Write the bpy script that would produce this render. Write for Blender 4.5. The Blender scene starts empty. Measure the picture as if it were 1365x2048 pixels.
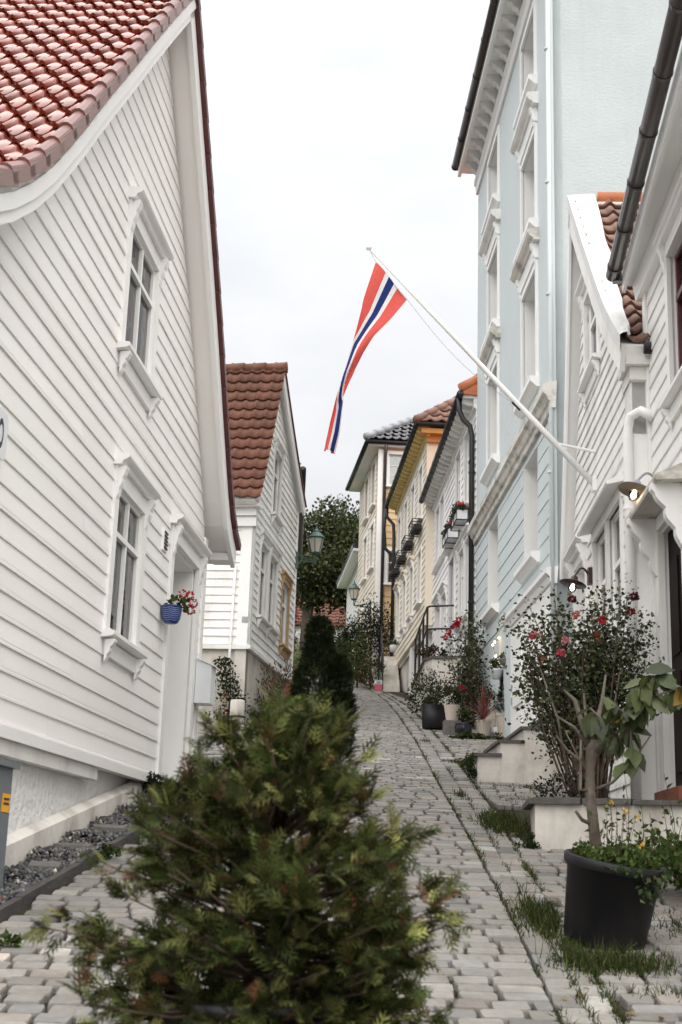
import bpy, math, random
import numpy as np
from mathutils import Matrix, Vector
R = math.radians
rng = random.Random(7)
nr = np.random.default_rng(11)
sc = bpy.context.scene
col = sc.collection

# ------------------------------------------------------------------ camera
cam_d = bpy.data.cameras.new('camera')
cam = bpy.data.objects.new('camera', cam_d)
col.objects.link(cam)
sc.camera = cam
PITCH, ROLL = R(14.789), R(1.83)
_F = Vector((0, math.cos(PITCH), math.sin(PITCH)))
_U0 = Vector((0, -math.sin(PITCH), math.cos(PITCH)))
_Rt = math.cos(ROLL) * Vector((1, 0, 0)) + math.sin(ROLL) * _U0
_U = -math.sin(ROLL) * Vector((1, 0, 0)) + math.cos(ROLL) * _U0
cam.matrix_world = Matrix(((_Rt.x, _U.x, -_F.x, 0), (_Rt.y, _U.y, -_F.y, 0), (_Rt.z, _U.z, -_F.z, 1.5), (0, 0, 0, 1)))
cam_d.sensor_fit = 'VERTICAL'
cam_d.sensor_height = 36.0
cam_d.lens = 36.0 * 2724.5 / 2048
cam_d.clip_end = 2000
cam_d.clip_start = 0.1
cam_d.dof.use_dof = True
cam_d.dof.focus_distance = 15.0
cam_d.dof.aperture_fstop = 5.2

# ------------------------------------------------------------------ sky, sun, exposure
SUN_EL, SUN_AZ = R(58), R(178)          # azimuth clockwise from +Y
world = bpy.data.worlds.new('World')
sc.world = world
world.use_nodes = True
nt = world.node_tree
nt.nodes.clear()
W = nt.nodes.new
out = W('ShaderNodeOutputWorld')
sky = W('ShaderNodeTexSky'); sky.sky_type = 'NISHITA'; sky.sun_disc = False
sky.sun_elevation = SUN_EL; sky.sun_rotation = SUN_AZ
bg1 = W('ShaderNodeBackground'); bg1.inputs['Strength'].default_value = 0.06
nt.links.new(sky.outputs[0], bg1.inputs['Color'])
tc = W('ShaderNodeTexCoord')
sep = W('ShaderNodeSeparateXYZ'); nt.links.new(tc.outputs['Generated'], sep.inputs[0])
cl = W('ShaderNodeClamp'); nt.links.new(sep.outputs['Z'], cl.inputs[0])
ma = W('ShaderNodeMath'); ma.operation = 'MULTIPLY_ADD'; ma.inputs[1].default_value = 0.66; ma.inputs[2].default_value = 0.34
nt.links.new(cl.outputs[0], ma.inputs[0])      # overcast dome, brighter overhead
mp = W('ShaderNodeMapping'); mp.inputs['Scale'].default_value = (1, 1, 2.2)
nt.links.new(tc.outputs['Generated'], mp.inputs[0])
nz = W('ShaderNodeTexNoise'); nz.inputs['Scale'].default_value = 2.6; nz.inputs['Detail'].default_value = 6; nz.inputs['Roughness'].default_value = 0.55
nt.links.new(mp.outputs[0], nz.inputs['Vector'])
rp = W('ShaderNodeValToRGB')
rp.color_ramp.elements[0].position = 0.3; rp.color_ramp.elements[0].color = (0.78, 0.795, 0.82, 1)
rp.color_ramp.elements[1].position = 0.68; rp.color_ramp.elements[1].color = (1.03, 1.03, 1.04, 1)
nt.links.new(nz.outputs[0], rp.inputs[0])
mx = W('ShaderNodeVectorMath'); mx.operation = 'SCALE'
nt.links.new(rp.outputs[0], mx.inputs[0]); nt.links.new(ma.outputs[0], mx.inputs['Scale'])
bg2 = W('ShaderNodeBackground'); bg2.inputs['Strength'].default_value = 0.645
nt.links.new(mx.outputs[0], bg2.inputs['Color'])
ms = W('ShaderNodeMixShader'); ms.inputs[0].default_value = 0.93
nt.links.new(bg1.outputs[0], ms.inputs[1]); nt.links.new(bg2.outputs[0], ms.inputs[2])
nt.links.new(ms.outputs[0], out.inputs['Surface'])

sun_d = bpy.data.lights.new('sun', 'SUN'); sun_d.energy = 1.5; sun_d.angle = R(100); sun_d.color = (1, 0.955, 0.89)
sun = bpy.data.objects.new('sun', sun_d); col.objects.link(sun)
_sd = Vector((math.sin(SUN_AZ) * math.cos(SUN_EL), math.cos(SUN_AZ) * math.cos(SUN_EL), math.sin(SUN_EL)))
sun.rotation_euler = _sd.to_track_quat('Z', 'Y').to_euler()

sc.view_settings.view_transform = 'Standard'
sc.view_settings.look = 'None'
sc.view_settings.exposure = 1.48
sc.view_settings.gamma = 1.0
sc.view_settings.use_curve_mapping = False
sc.render.engine = 'CYCLES'
sc.cycles.use_denoising = True
sc.cycles.max_bounces = 8
sc.cycles.diffuse_bounces = 4
sc.cycles.glossy_bounces = 3
sc.cycles.transmission_bounces = 4
sc.cycles.transparent_max_bounces = 12
sc.cycles.use_adaptive_sampling = True
sc.cycles.adaptive_threshold = 0.02
sc.cycles.caustics_reflective = False
sc.cycles.caustics_refractive = False

# ------------------------------------------------------------------ materials
M = {}
def mat(name, c, rough=0.6, var=0.08, scale=6.0, bump=0.0, bscale=None, spec=0.4, metal=0.0, stretch=(1, 1, 1), stain=None, stain_amt=0.0, stain_scale=1.5, stain_stretch=(1, 1, 1), attr=False, transl=0.0, coat=0.0, rvar=0.0, ior=1.5, bdist=0.02, ovar=0.0):
    m = bpy.data.materials.new(name); m.use_nodes = True
    t = m.node_tree; N = t.nodes.new; L = t.links.new
    b = t.nodes['Principled BSDF']
    b.inputs['Roughness'].default_value = rough
    b.inputs['Specular IOR Level'].default_value = spec
    b.inputs['Metallic'].default_value = metal
    b.inputs['Coat Weight'].default_value = coat
    b.inputs['Coat Roughness'].default_value = 0.1
    b.inputs['IOR'].default_value = ior; b.inputs['Coat IOR'].default_value = max(1.5, ior)
    tcn = N('ShaderNodeTexCoord'); mpn = N('ShaderNodeMapping'); mpn.inputs['Scale'].default_value = stretch
    L(tcn.outputs['Object'], mpn.inputs[0])
    no = N('ShaderNodeTexNoise'); no.inputs['Scale'].default_value = scale; no.inputs['Detail'].default_value = 5
    L(mpn.outputs[0], no.inputs['Vector'])
    mr = N('ShaderNodeMapRange'); mr.inputs[1].default_value = 0.25; mr.inputs[2].default_value = 0.75
    mr.inputs[3].default_value = 1 - var; mr.inputs[4].default_value = 1 + var
    L(no.outputs[0], mr.inputs[0])
    if attr:
        ca = N('ShaderNodeVertexColor'); ca.layer_name = 'Col'; src = ca.outputs[0]
    else:
        rg = N('ShaderNodeRGB'); rg.outputs[0].default_value = (*c, 1); src = rg.outputs[0]
    vm = N('ShaderNodeVectorMath'); vm.operation = 'SCALE'
    L(src, vm.inputs[0]); L(mr.outputs[0], vm.inputs['Scale'])
    cur = vm.outputs[0]
    if ovar:
        oi = N('ShaderNodeObjectInfo'); r4 = N('ShaderNodeMapRange'); r4.inputs[3].default_value = 1 - ovar; r4.inputs[4].default_value = 1 + ovar
        L(oi.outputs['Random'], r4.inputs[0]); v4 = N('ShaderNodeVectorMath'); v4.operation = 'SCALE'
        L(cur, v4.inputs[0]); L(r4.outputs[0], v4.inputs['Scale']); cur = v4.outputs[0]
    if stain is not None:
        mp2 = N('ShaderNodeMapping'); mp2.inputs['Scale'].default_value = stain_stretch
        L(tcn.outputs['Object'], mp2.inputs[0])
        n2 = N('ShaderNodeTexNoise'); n2.inputs['Scale'].default_value = stain_scale; n2.inputs['Detail'].default_value = 7; n2.inputs['Roughness'].default_value = 0.65
        L(mp2.outputs[0], n2.inputs['Vector'])
        r2 = N('ShaderNodeMapRange'); r2.inputs[1].default_value = 0.46; r2.inputs[2].default_value = 0.72; r2.inputs[3].default_value = 0; r2.inputs[4].default_value = stain_amt
        L(n2.outputs[0], r2.inputs[0])
        mxn = N('ShaderNodeMix'); mxn.data_type = 'RGBA'
        L(r2.outputs[0], mxn.inputs[0]); L(cur, mxn.inputs[6]); mxn.inputs[7].default_value = (*stain, 1)
        cur = mxn.outputs[2]
    L(cur, b.inputs['Base Color'])
    if rvar:
        r3 = N('ShaderNodeMapRange'); r3.inputs[3].default_value = rough - rvar; r3.inputs[4].default_value = rough + rvar
        L(no.outputs[0], r3.inputs[0]); L(r3.outputs[0], b.inputs['Roughness'])
    if bump:
        nb = N('ShaderNodeTexNoise'); nb.inputs['Scale'].default_value = bscale or scale * 4; nb.inputs['Detail'].default_value = 4
        L(mpn.outputs[0], nb.inputs['Vector'])
        bp = N('ShaderNodeBump'); bp.inputs['Strength'].default_value = bump; bp.inputs['Distance'].default_value = bdist
        L(nb.outputs[0], bp.inputs['Height']); L(bp.outputs[0], b.inputs['Normal'])
    if transl:
        tr = N('ShaderNodeBsdfTranslucent'); L(cur, tr.inputs[0])
        mi = N('ShaderNodeMixShader'); mi.inputs[0].default_value = transl
        L(b.outputs[0], mi.inputs[1]); L(tr.outputs[0], mi.inputs[2])
        L(mi.outputs[0], t.nodes['Material Output'].inputs[0])
    M[name] = m
    return m

def glass_mat(name, tint=(0.95, 0.975, 0.975), ior=1.6):
    m = bpy.data.materials.new(name); m.use_nodes = True
    t = m.node_tree; N = t.nodes.new; L = t.links.new
    t.nodes.remove(t.nodes['Principled BSDF'])
    tr = N('ShaderNodeBsdfTransparent'); tr.inputs[0].default_value = (*tint, 1)
    gl = N('ShaderNodeBsdfGlossy'); gl.inputs['Roughness'].default_value = 0.015
    fr = N('ShaderNodeFresnel'); fr.inputs[0].default_value = ior
    no = N('ShaderNodeTexNoise'); no.inputs['Scale'].default_value = 2.2
    tcn = N('ShaderNodeTexCoord'); L(tcn.outputs['Object'], no.inputs['Vector'])
    bp = N('ShaderNodeBump'); bp.inputs['Strength'].default_value = 0.06; bp.inputs['Distance'].default_value = 0.05
    L(no.outputs[0], bp.inputs['Height']); L(bp.outputs[0], gl.inputs['Normal'])
    mi = N('ShaderNodeMixShader'); L(fr.outputs[0], mi.inputs[0]); L(tr.outputs[0], mi.inputs[1]); L(gl.outputs[0], mi.inputs[2])
    L(mi.outputs[0], t.nodes['Material Output'].inputs[0])
    M[name] = m

def emit_mat(name, c, s):
    m = bpy.data.materials.new(name); m.use_nodes = True
    b = m.node_tree.nodes['Principled BSDF']
    b.inputs['Base Color'].default_value = (*c, 1)
    b.inputs['Emission Color'].default_value = (*c, 1); b.inputs['Emission Strength'].default_value = s
    M[name] = m

mat('white_a', (0.88, 0.865, 0.84), 0.42, 0.025, 1.2, 0.04, 40, 0.45, stretch=(0.35, 1, 1), ovar=.025, stain=(0.72, 0.69, 0.64), stain_amt=0.22, stain_scale=1.1, stain_stretch=(0.5, 1, 0.8))
mat('white_b', (0.87, 0.865, 0.855), 0.45, 0.03, 1.5, 0.06, 40, 0.4, stretch=(0.35, 1, 1), stain=(0.62, 0.60, 0.57), stain_amt=0.3, stain_scale=2.0)
mat('white_worn', (0.78, 0.77, 0.74), 0.6, 0.05, 3, 0.12, 30, 0.3, stain=(0.42, 0.40, 0.36), stain_amt=0.65, stain_scale=1.6, stain_stretch=(1, 1, 0.35))
mat('white_old', (0.84, 0.83, 0.81), 0.55, 0.05, 2, 0.15, 30, 0.35, ovar=.05, stain=(0.40, 0.37, 0.32), stain_amt=0.45, stain_scale=2.6, stain_stretch=(1, 1, 0.5))
mat('trim', (0.86, 0.855, 0.84), 0.4, 0.03, 2, 0.03, 30, 0.45)
mat('trim_dirty', (0.72, 0.69, 0.64), 0.6, 0.08, 4, 0.15, 30, 0.3, stain=(0.16, 0.15, 0.11), stain_amt=0.85, stain_scale=3.2, stain_stretch=(1, 1, 2))
mat('blue', (0.58, 0.64, 0.648), 0.6, 0.03, 1.3, 0.05, 30, 0.35, stain=(0.50, 0.58, 0.57), stain_amt=0.3, stain_scale=0.9, stain_stretch=(1, 1, 0.4))
mat('blue_rough', (0.50, 0.55, 0.558), 0.8, 0.05, 1.1, 0.3, 18, 0.2, stretch=(1, 1, 1.6), stain=(0.43, 0.485, 0.49), stain_amt=0.7, stain_scale=1.3, stain_stretch=(1.6, 1.6, 0.25))
mat('cream', (0.78, 0.71, 0.585), 0.55, 0.05, 2, 0.05, 30, 0.35, stain=(0.55, 0.47, 0.36), stain_amt=0.4, stain_scale=1.5, stain_stretch=(1, 1, 0.4))
mat('ochre', (0.70, 0.56, 0.24), 0.6, 0.08, 4, 0.05, 30, 0.3)
mat('orange_wood', (0.52, 0.28, 0.09), 0.55, 0.1, 5, 0.05, 30, 0.3)
mat('tan', (0.64, 0.46, 0.27), 0.6, 0.05, 3, 0.05, 30, 0.3, stain=(0.5, 0.34, 0.18), stain_amt=0.4)
mat('render_white', (0.83, 0.83, 0.82), 0.85, 0.03, 3, 1.0, 15, 0.2, stretch=(1, 1, 1.0), bdist=0.03)
mat('plaster', (0.72, 0.69, 0.64), 0.85, 0.08, 2.5, 0.3, 14, 0.2, stain=(0.30, 0.27, 0.22), stain_amt=0.8, stain_scale=1.8, stain_stretch=(1, 1, 0.55))
mat('plaster_dirty', (0.60, 0.565, 0.51), 0.9, 0.12, 3, 0.4, 10, 0.2, stain=(0.15, 0.13, 0.10), stain_amt=0.85, stain_scale=1.5, stain_stretch=(1, 1, 0.4))
mat('tile_glazed', (0.25, 0.05, 0.028), 0.17, 0.15, 5, 0.03, 12, 0.6, coat=0.7, rvar=0.06, ior=1.6, ovar=.2)
mat('tile_verge', (0.24, 0.125, 0.11), 0.3, 0.08, 6, 0.02, 14, 0.5)
mat('tile_maroon', (0.10, 0.022, 0.022), 0.35, 0.15, 6, 0.02, 14, 0.5)
mat('tile_red', (0.155, 0.066, 0.043), 0.7, 0.22, 3.5, 0.25, 50, 0.3, stain=(0.10, 0.055, 0.04), stain_amt=0.6, stain_scale=4, ovar=.16)
mat('tile_brown', (0.20, 0.12, 0.095), 0.65, 0.2, 4, 0.2, 50, 0.3, stain=(0.33, 0.17, 0.10), stain_amt=0.6, stain_scale=3, ovar=.2)
mat('tile_black', (0.018, 0.019, 0.026), 0.14, 0.2, 5, 0.02, 30, 0.7, coat=0.5)
mat('tile_orange', (0.46, 0.15, 0.06), 0.5, 0.12, 4, 0.1, 30, 0.4)
mat('ridge_grey', (0.30, 0.31, 0.33), 0.4, 0.1, 6, 0.05, 30, 0.5)
mat('gutter_brown', (0.05, 0.04, 0.038), 0.3, 0.15, 4, 0.05, 30, 0.5)
mat('black_metal', (0.012, 0.011, 0.012), 0.42, 0.2, 6, 0.03, 40, 0.5)
mat('iron', (0.016, 0.014, 0.013), 0.6, 0.3, 9, 0.1, 60, 0.4)
mat('green_metal', (0.035, 0.085, 0.068), 0.45, 0.15, 8, 0.05, 40, 0.5)
mat('lamp_panel', (0.72, 0.69, 0.60), 0.35, 0.05, 3, 0, None, 0.4, transl=0.4)
mat('grey_metal', (0.32, 0.33, 0.36), 0.4, 0.08, 5, 0.03, 30, 0.5)
mat('shade_inside', (0.26, 0.2, 0.13), 0.5, 0.15, 8, 0, None, 0.4)
mat('shade_dark', (0.05, 0.03, 0.025), 0.4, 0.15, 8, 0, None, 0.5)
mat('maroon_paint', (0.10, 0.028, 0.028), 0.4, 0.1, 5, 0.05, 30, 0.5)
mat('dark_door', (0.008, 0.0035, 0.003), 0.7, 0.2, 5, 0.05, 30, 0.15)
mat('blue_door', (0.012, 0.02, 0.09), 0.35, 0.1, 4, 0.02, 30, 0.5)
mat('interior', (0.75, 0.75, 0.73), 0.9, 0.1, 3)
mat('curtain', (0.86, 0.86, 0.85), 0.9, 0.08, 3, 0.3, 6, 0.1, stretch=(9, 9, 0.4), transl=0.35)
mat('stone', (0.34, 0.33, 0.315), 0.7, 0.14, 22, 0.3, 60, 0.35, attr=True, stain=(0.13, 0.12, 0.10), stain_amt=0.55, stain_scale=5)
mat('slab', (0.10, 0.095, 0.09), 0.75, 0.25, 9, 0.5, 20, 0.3)
mat('granite', (0.14, 0.13, 0.122), 0.8, 0.2, 12, 0.5, 30, 0.3)
mat('brick', (0.22, 0.085, 0.055), 0.85, 0.2, 12, 0.4, 40, 0.2)
mat('soil', (0.040, 0.034, 0.025), 0.95, 0.4, 5, 0.6, 25, 0.1, stain=(0.03, 0.042, 0.014), stain_amt=0.8, stain_scale=1.4)
mat('gravel', (0.1, 0.1, 0.1), 0.8, 0.2, 20, 0, None, 0.3, attr=True)
mat('edging', (0.075, 0.07, 0.068), 0.8, 0.25, 9, 0.4, 30, 0.3, stretch=(1, 0.2, 1))
mat('lawn', (0.07, 0.09, 0.036), 0.95, 0.3, 3, 0.6, 12, 0.1)
mat('leaf', (0.05, 0.08, 0.02), 0.6, 0.12, 8, 0, None, 0.12, attr=True, transl=0.28)
mat('leaf_gloss', (0.05, 0.08, 0.02), 0.42, 0.12, 14, 0.05, 60, 0.3, attr=True, transl=0.25)
mat('petal', (0.5, 0.05, 0.05), 0.6, 0.1, 8, 0, None, 0.3, attr=True, transl=0.25)
mat('bark', (0.10, 0.082, 0.065), 0.9, 0.3, 14, 0.8, 40, 0.2, stretch=(1, 1, 0.35), stain=(0.24, 0.22, 0.19), stain_amt=0.6, stain_scale=9)
mat('twig', (0.075, 0.052, 0.038), 0.85, 0.3, 20, 0.3, 60, 0.2)
mat('tub_plastic', (0.008, 0.0075, 0.009), 0.5, 0.15, 5, 0.03, 40, 0.3, stain=(0.025, 0.023, 0.022), stain_amt=0.5, stain_scale=3)
mat('beige_pot', (0.50, 0.44, 0.37), 0.6, 0.06, 5, 0.03, 40, 0.35)
mat('glaze_blue', (0.012, 0.028, 0.16), 0.12, 0.15, 6, 0.02, 20, 0.6, coat=0.6)
mat('glaze_light', (0.16, 0.25, 0.5), 0.15, 0.15, 6, 0, None, 0.6, coat=0.6)
mat('glaze_dark', (0.012, 0.012, 0.02), 0.2, 0.1, 6, 0, None, 0.5)
mat('pot_white', (0.72, 0.74, 0.76), 0.4, 0.05, 5, 0, None, 0.4)
mat('pink_plastic', (0.55, 0.10, 0.16), 0.4, 0.05, 5)
mat('cabinet_grey', (0.15, 0.17, 0.185), 0.5, 0.05, 4, 0.03, 30, 0.4)
mat('sign_yellow', (0.85, 0.42, 0.02), 0.5, 0.05, 5)
mat('ink', (0.03, 0.03, 0.04), 0.5, 0.05, 5)
mat('flag_red', (0.74, 0.12, 0.10), 0.75, 0.04, 20, 0.08, 150, 0.2, transl=0.4)
mat('flag_white', (0.82, 0.82, 0.82), 0.75, 0.03, 20, 0.08, 150, 0.2, transl=0.4)
mat('flag_blue', (0.015, 0.035, 0.17), 0.75, 0.05, 20, 0.08, 150, 0.2, transl=0.3)
mat('pole_white', (0.80, 0.80, 0.79), 0.35, 0.03, 6, 0.02, 40, 0.5)
mat('cord', (0.5, 0.5, 0.5), 0.8, 0.05, 5)
mat('verge_metal', (0.66, 0.66, 0.65), 0.4, 0.06, 3, 0.25, 9, 0.5, stain=(0.42, 0.40, 0.35), stain_amt=0.6, stain_scale=2.2, stain_stretch=(1, 1, 0.5))
mat('hill', (0.10, 0.11, 0.06), 0.95, 0.2, 0.2)
mat('snapper', (0.03, 0.02, 0.02), 0.6, 0.1, 5)
mat('stain_wood', (0.42, 0.28, 0.14), 0.6, 0.15, 5, 0.1, 30, 0.3)
glass_mat('glass', ior=2.1)
glass_mat('glass_clear', (0.96, 0.96, 0.96), 1.4)
emit_mat('bulb', (1.0, 0.72, 0.42), 9.0)
emit_mat('fairy', (1.0, 0.62, 0.22), 6.0)

# ------------------------------------------------------------------ helpers
class MB:
    """Collects faces; build() links them as one mesh object."""
    def __init__(self, T=None, flip=False):
        self.v = []; self.f = []; self.c = None; self.mi = []; self.T = T; self.flip = flip; self.has_mi = False
    def p(self, *q):
        q = self.T(*q) if self.T else q
        self.v.append(tuple(q)); return len(self.v) - 1
    def face(self, ids, mi=0):
        self.f.append(tuple(reversed(ids)) if self.flip else tuple(ids)); self.mi.append(mi)
        if mi: self.has_mi = True
    def hexa(self, a, b, mi=0):
        """a, b: quads (4 points each), bottom and top."""
        i = [self.p(*q) for q in a] + [self.p(*q) for q in b]
        for q in ((0, 3, 2, 1), (4, 5, 6, 7), (0, 1, 5, 4), (1, 2, 6, 5), (2, 3, 7, 6), (3, 0, 4, 7)):
            self.face([i[k] for k in q], mi)
    def box(self, x0, x1, y0, y1, z0, z1, mi=0):
        self.hexa(((x0, y0, z0), (x1, y0, z0), (x1, y1, z0), (x0, y1, z0)), ((x0, y0, z1), (x1, y0, z1), (x1, y1, z1), (x0, y1, z1)), mi)
    def extrude(self, poly, f0, f1, mi=0):
        """poly: list of 2-tuples; f0/f1 map a 2-tuple to the 3-d start and end points."""
        n = len(poly)
        a = [self.p(*f0(q)) for q in poly]; b = [self.p(*f1(q)) for q in poly]
        self.face(list(reversed(a)), mi); self.face(b, mi)
        for k in range(n):
            j = (k + 1) % n
            self.face((a[k], a[j], b[j], b[k]), mi)
    def tube(self, pts, rad, n=8, cap=True, mi=0):
        pts = [Vector(self.T(*q)) if self.T else Vector(q) for q in pts]
        if not hasattr(rad, '__len__'): rad = [rad] * len(pts)
        rings = []; up = Vector((0.13, 0.21, 0.97))
        prev = None
        for k, q in enumerate(pts):
            d = (pts[min(k + 1, len(pts) - 1)] - pts[max(k - 1, 0)])
            d = d.normalized() if d.length > 1e-9 else Vector((0, 0, 1))
            u = d.cross(up if prev is None else prev)
            if prev is not None:
                w = (prev - d * prev.dot(d)); w = w.normalized() if w.length > 1e-6 else d.orthogonal().normalized()
            else:
                w = u.cross(d); w = w.normalized() if w.length > 1e-6 else d.orthogonal().normalized()
            prev = w; u = d.cross(w).normalized()
            ring = []
            for j in range(n):
                t = 2 * math.pi * j / n
                P = q + (w * math.cos(t) + u * math.sin(t)) * rad[k]
                self.v.append(tuple(P)); ring.append(len(self.v) - 1)
            rings.append(ring)
        for k in range(len(rings) - 1):
            for j in range(n):
                i = (j + 1) % n
                self.f.append((rings[k][j], rings[k][i], rings[k + 1][i], rings[k + 1][j])); self.mi.append(mi)
        if cap:
            self.f.append(tuple(reversed(rings[0]))); self.mi.append(mi); self.f.append(tuple(rings[-1])); self.mi.append(mi)
        if mi: self.has_mi = True
    def lathe(self, prof, c=(0, 0, 0), n=24, sy=1.0, mi=0, ribs=0, rib=0.0):
        rings = []
        for r, z in prof:
            ring = []
            for j in range(n):
                t = 2 * math.pi * j / n
                q = r * (1 + (rib * (1 if j % 2 else -1) if ribs else 0))
                ring.append(self.p(c[0] + q * math.cos(t), c[1] + q * sy * math.sin(t), c[2] + z))
            rings.append(ring)
        for k in range(len(rings) - 1):
            for j in range(n):
                i = (j + 1) % n
                self.face((rings[k][j], rings[k][i], rings[k + 1][i], rings[k + 1][j]), mi)
        self.face(list(reversed(rings[0])), mi); self.face(rings[-1], mi)
    def build(self, name, m, parent=None, smooth=False, loc=None):
        me = bpy.data.meshes.new(name)
        me.from_pydata(self.v, [], self.f)
        mats = m if isinstance(m, (list, tuple)) else [m]
        for q in mats: me.materials.append(M[q])
        if self.has_mi: me.polygons.foreach_set('material_index', self.mi)
        if smooth: me.polygons.foreach_set('use_smooth', [True] * len(self.f))
        if self.c is not None: set_col(me, self.c)
        me.update()
        o = bpy.data.objects.new(name, me); col.objects.link(o)
        if parent is not None: o.parent = parent
        if loc is not None: o.location = loc
        return o

def set_col(me, cols):
    """one colour per face -> corner attribute 'Col'"""
    at = me.color_attributes.new('Col', 'FLOAT_COLOR', 'CORNER')
    lt = np.empty(len(me.polygons), dtype=np.int32); me.polygons.foreach_get('loop_total', lt)
    c = np.repeat(np.asarray(cols, dtype=np.float32).reshape(-1, 3), lt, axis=0)
    a = np.ones((len(c), 4), dtype=np.float32); a[:, :3] = c
    at.data.foreach_set('color', a.ravel())

def np_mesh(name, V, F, m, parent=None, cols=None, smooth=False, loc=None):
    """V (n,3), F (k,m) numpy arrays -> object"""
    me = bpy.data.meshes.new(name)
    V = np.asarray(V, dtype=np.float32); F = np.asarray(F, dtype=np.int32)
    k, mm = F.shape
    me.vertices.add(len(V)); me.vertices.foreach_set('co', V.ravel())
    me.loops.add(k * mm); me.loops.foreach_set('vertex_index', F.ravel())
    me.polygons.add(k); me.polygons.foreach_set('loop_start', np.arange(0, k * mm, mm, dtype=np.int32))
    me.polygons.foreach_set('loop_total', np.full(k, mm, dtype=np.int32))
    if smooth: me.polygons.foreach_set('use_smooth', np.ones(k, dtype=bool))
    me.materials.append(M[m]); me.update(calc_edges=True)
    if cols is not None: set_col(me, cols)
    o = bpy.data.objects.new(name, me); col.objects.link(o)
    if parent is not None: o.parent = parent
    if loc is not None: o.location = loc
    return o

def tag(o, label=None, cat=None, group=None, kind=None):
    if label: o['label'] = label
    if cat: o['category'] = cat
    if group: o['group'] = group
    if kind: o['kind'] = kind
    return o

def thing(name, label, cat, loc=(0, 0, 0), rz=0.0, group=None):
    o = bpy.data.objects.new(name, None); col.objects.link(o)
    o.location = loc; o.rotation_euler = (0, 0, rz); o.empty_display_size = 0.2
    return tag(o, label, cat, group)

class Fr:
    """A facade frame: s along the wall (away from the camera), n out of the wall into the street, z absolute height."""
    def __init__(self, X0, Y0, a, side, zb):
        self.X0, self.Y0, self.a, self.side, self.zb = X0, Y0, a, side, zb
        self.rz = math.pi / 2 - math.atan(a)
    def T(self, s, n, z): return (s, n * self.side, z - self.zb)
    def mb(self): return MB(self.T, self.side < 0)
    def root(self, name, label, cat, group=None): return thing(name, label, cat, (self.X0, self.Y0, self.zb), self.rz, group)
    def world(self, s, n, z):
        h = math.hypot(1, self.a); ex, ey = self.a / h, 1 / h
        ox, oy = -ey * self.side, ex * self.side
        return (self.X0 + s * ex + n * ox, self.Y0 + s * ey + n * oy, z)

def gz(y):
    if y < 41: return 0.171 * y
    if y < 80: return 0.171 * 41 + 0.195 * (y - 41)
    return 0.171 * 41 + 0.195 * 39 + 0.02 * (y - 80)

def interp(pts, z):
    """pts: list of (z, s) rising in z."""
    if z <= pts[0][0]: return pts[0][1]
    for (z0, s0), (z1, s1) in zip(pts, pts[1:]):
        if z <= z1: return s0 + (s1 - s0) * (z - z0) / max(1e-9, z1 - z0)
    return pts[-1][1]

def cut(s0, s1, holes):
    segs = [(s0, s1)]
    for a, b in holes:
        nx = []
        for p, q in segs:
            if b <= p or a >= q: nx.append((p, q)); continue
            if a > p: nx.append((p, a))
            if b < q: nx.append((b, q))
        segs = nx
    return segs

def wall(fr, root, z0, z1, left, right, holes, m, name='wall', thick=0.14, n0=0.0, step=0.35):
    """Wall sheet with openings. left/right: lists of (z, s). holes: (s0, s1, z0, z1)."""
    zs = {z0, z1}
    for h in holes: zs |= {max(z0, min(z1, h[2])), max(z0, min(z1, h[3]))}
    for pts in (left, right):
        for z, _ in pts:
            if z0 < z < z1: zs.add(z)
    zs = sorted(zs)
    b = fr.mb()
    for a, c in zip(zs, zs[1:]):
        if c - a < 1e-4: continue
        L0, L1, R0, R1 = interp(left, a), interp(left, c), interp(right, a), interp(right, c)
        hs = [(h[0], h[1]) for h in holes if h[2] <= a + 1e-5 and h[3] >= c - 1e-5]
        for p, q in cut(min(L0, L1), max(R0, R1), hs):
            pl0, pl1 = (L0, L1) if p == min(L0, L1) else (p, p)
            qr0, qr1 = (R0, R1) if q == max(R0, R1) else (q, q)
            b.hexa(((pl0, n0, a), (qr0, n0, a), (qr0, n0 - thick, a), (pl0, n0 - thick, a)),
                   ((pl1, n0, c), (qr1, n0, c), (qr1, n0 - thick, c), (pl1, n0 - thick, c)))
    return b.build(name, m, root)

def boards(fr, parent, z0, z1, e, left, right, holes, m, n=0.0, th=0.022, joints=(), bead=True, name='board'):
    """Lapped weatherboards, one object each. Bottoms stand proud."""
    k = 0; z = z0
    while z < z1 - 0.03:
        t = min(z + e, z1)
        L0, L1, R0, R1 = interp(left, z), interp(left, t), interp(right, z), interp(right, t)
        hs = []
        for h in holes:
            ov = min(t, h[3]) - max(z, h[2])
            if ov > 0.35 * (t - z): hs.append((h[0], h[1]))
        for j in joints:
            if rng.random() < 0.5: hs.append((j + rng.uniform(-.4, .4), None))
        hs = [(a, a + 0.004) if b is None else (a, b) for a, b in hs]
        for p, q in cut(min(L0, L1), max(R0, R1), hs):
            if q - p < 0.03: continue
            p0, p1 = (L0, L1) if p == min(L0, L1) else (p, p)
            q0, q1 = (R0, R1) if q == max(R0, R1) else (q, q)
            d = rng.uniform(-0.002, 0.002)
            if bead: prof = [(-0.02, z), (th + d, z + d), (th + d, z + .016), (th - .0025, z + .02), (th - .002 + d, z + .03), (0.005, t), (-0.02, t)]
            else: prof = [(-0.02, z), (th + d, z + d), (th * .9 + d, z + .02), (0.005, t), (-0.02, t)]
            b = fr.mb()
            fz = lambda zz: (zz - z) / (t - z)
            b.extrude(prof, lambda q_: (p0 + (p1 - p0) * fz(q_[1]), n + q_[0], q_[1]), lambda q_: (q0 + (q1 - q0) * fz(q_[1]), n + q_[0], q_[1]))
            b.build(name, m, parent); k += 1
        z += e
    return k

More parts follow.
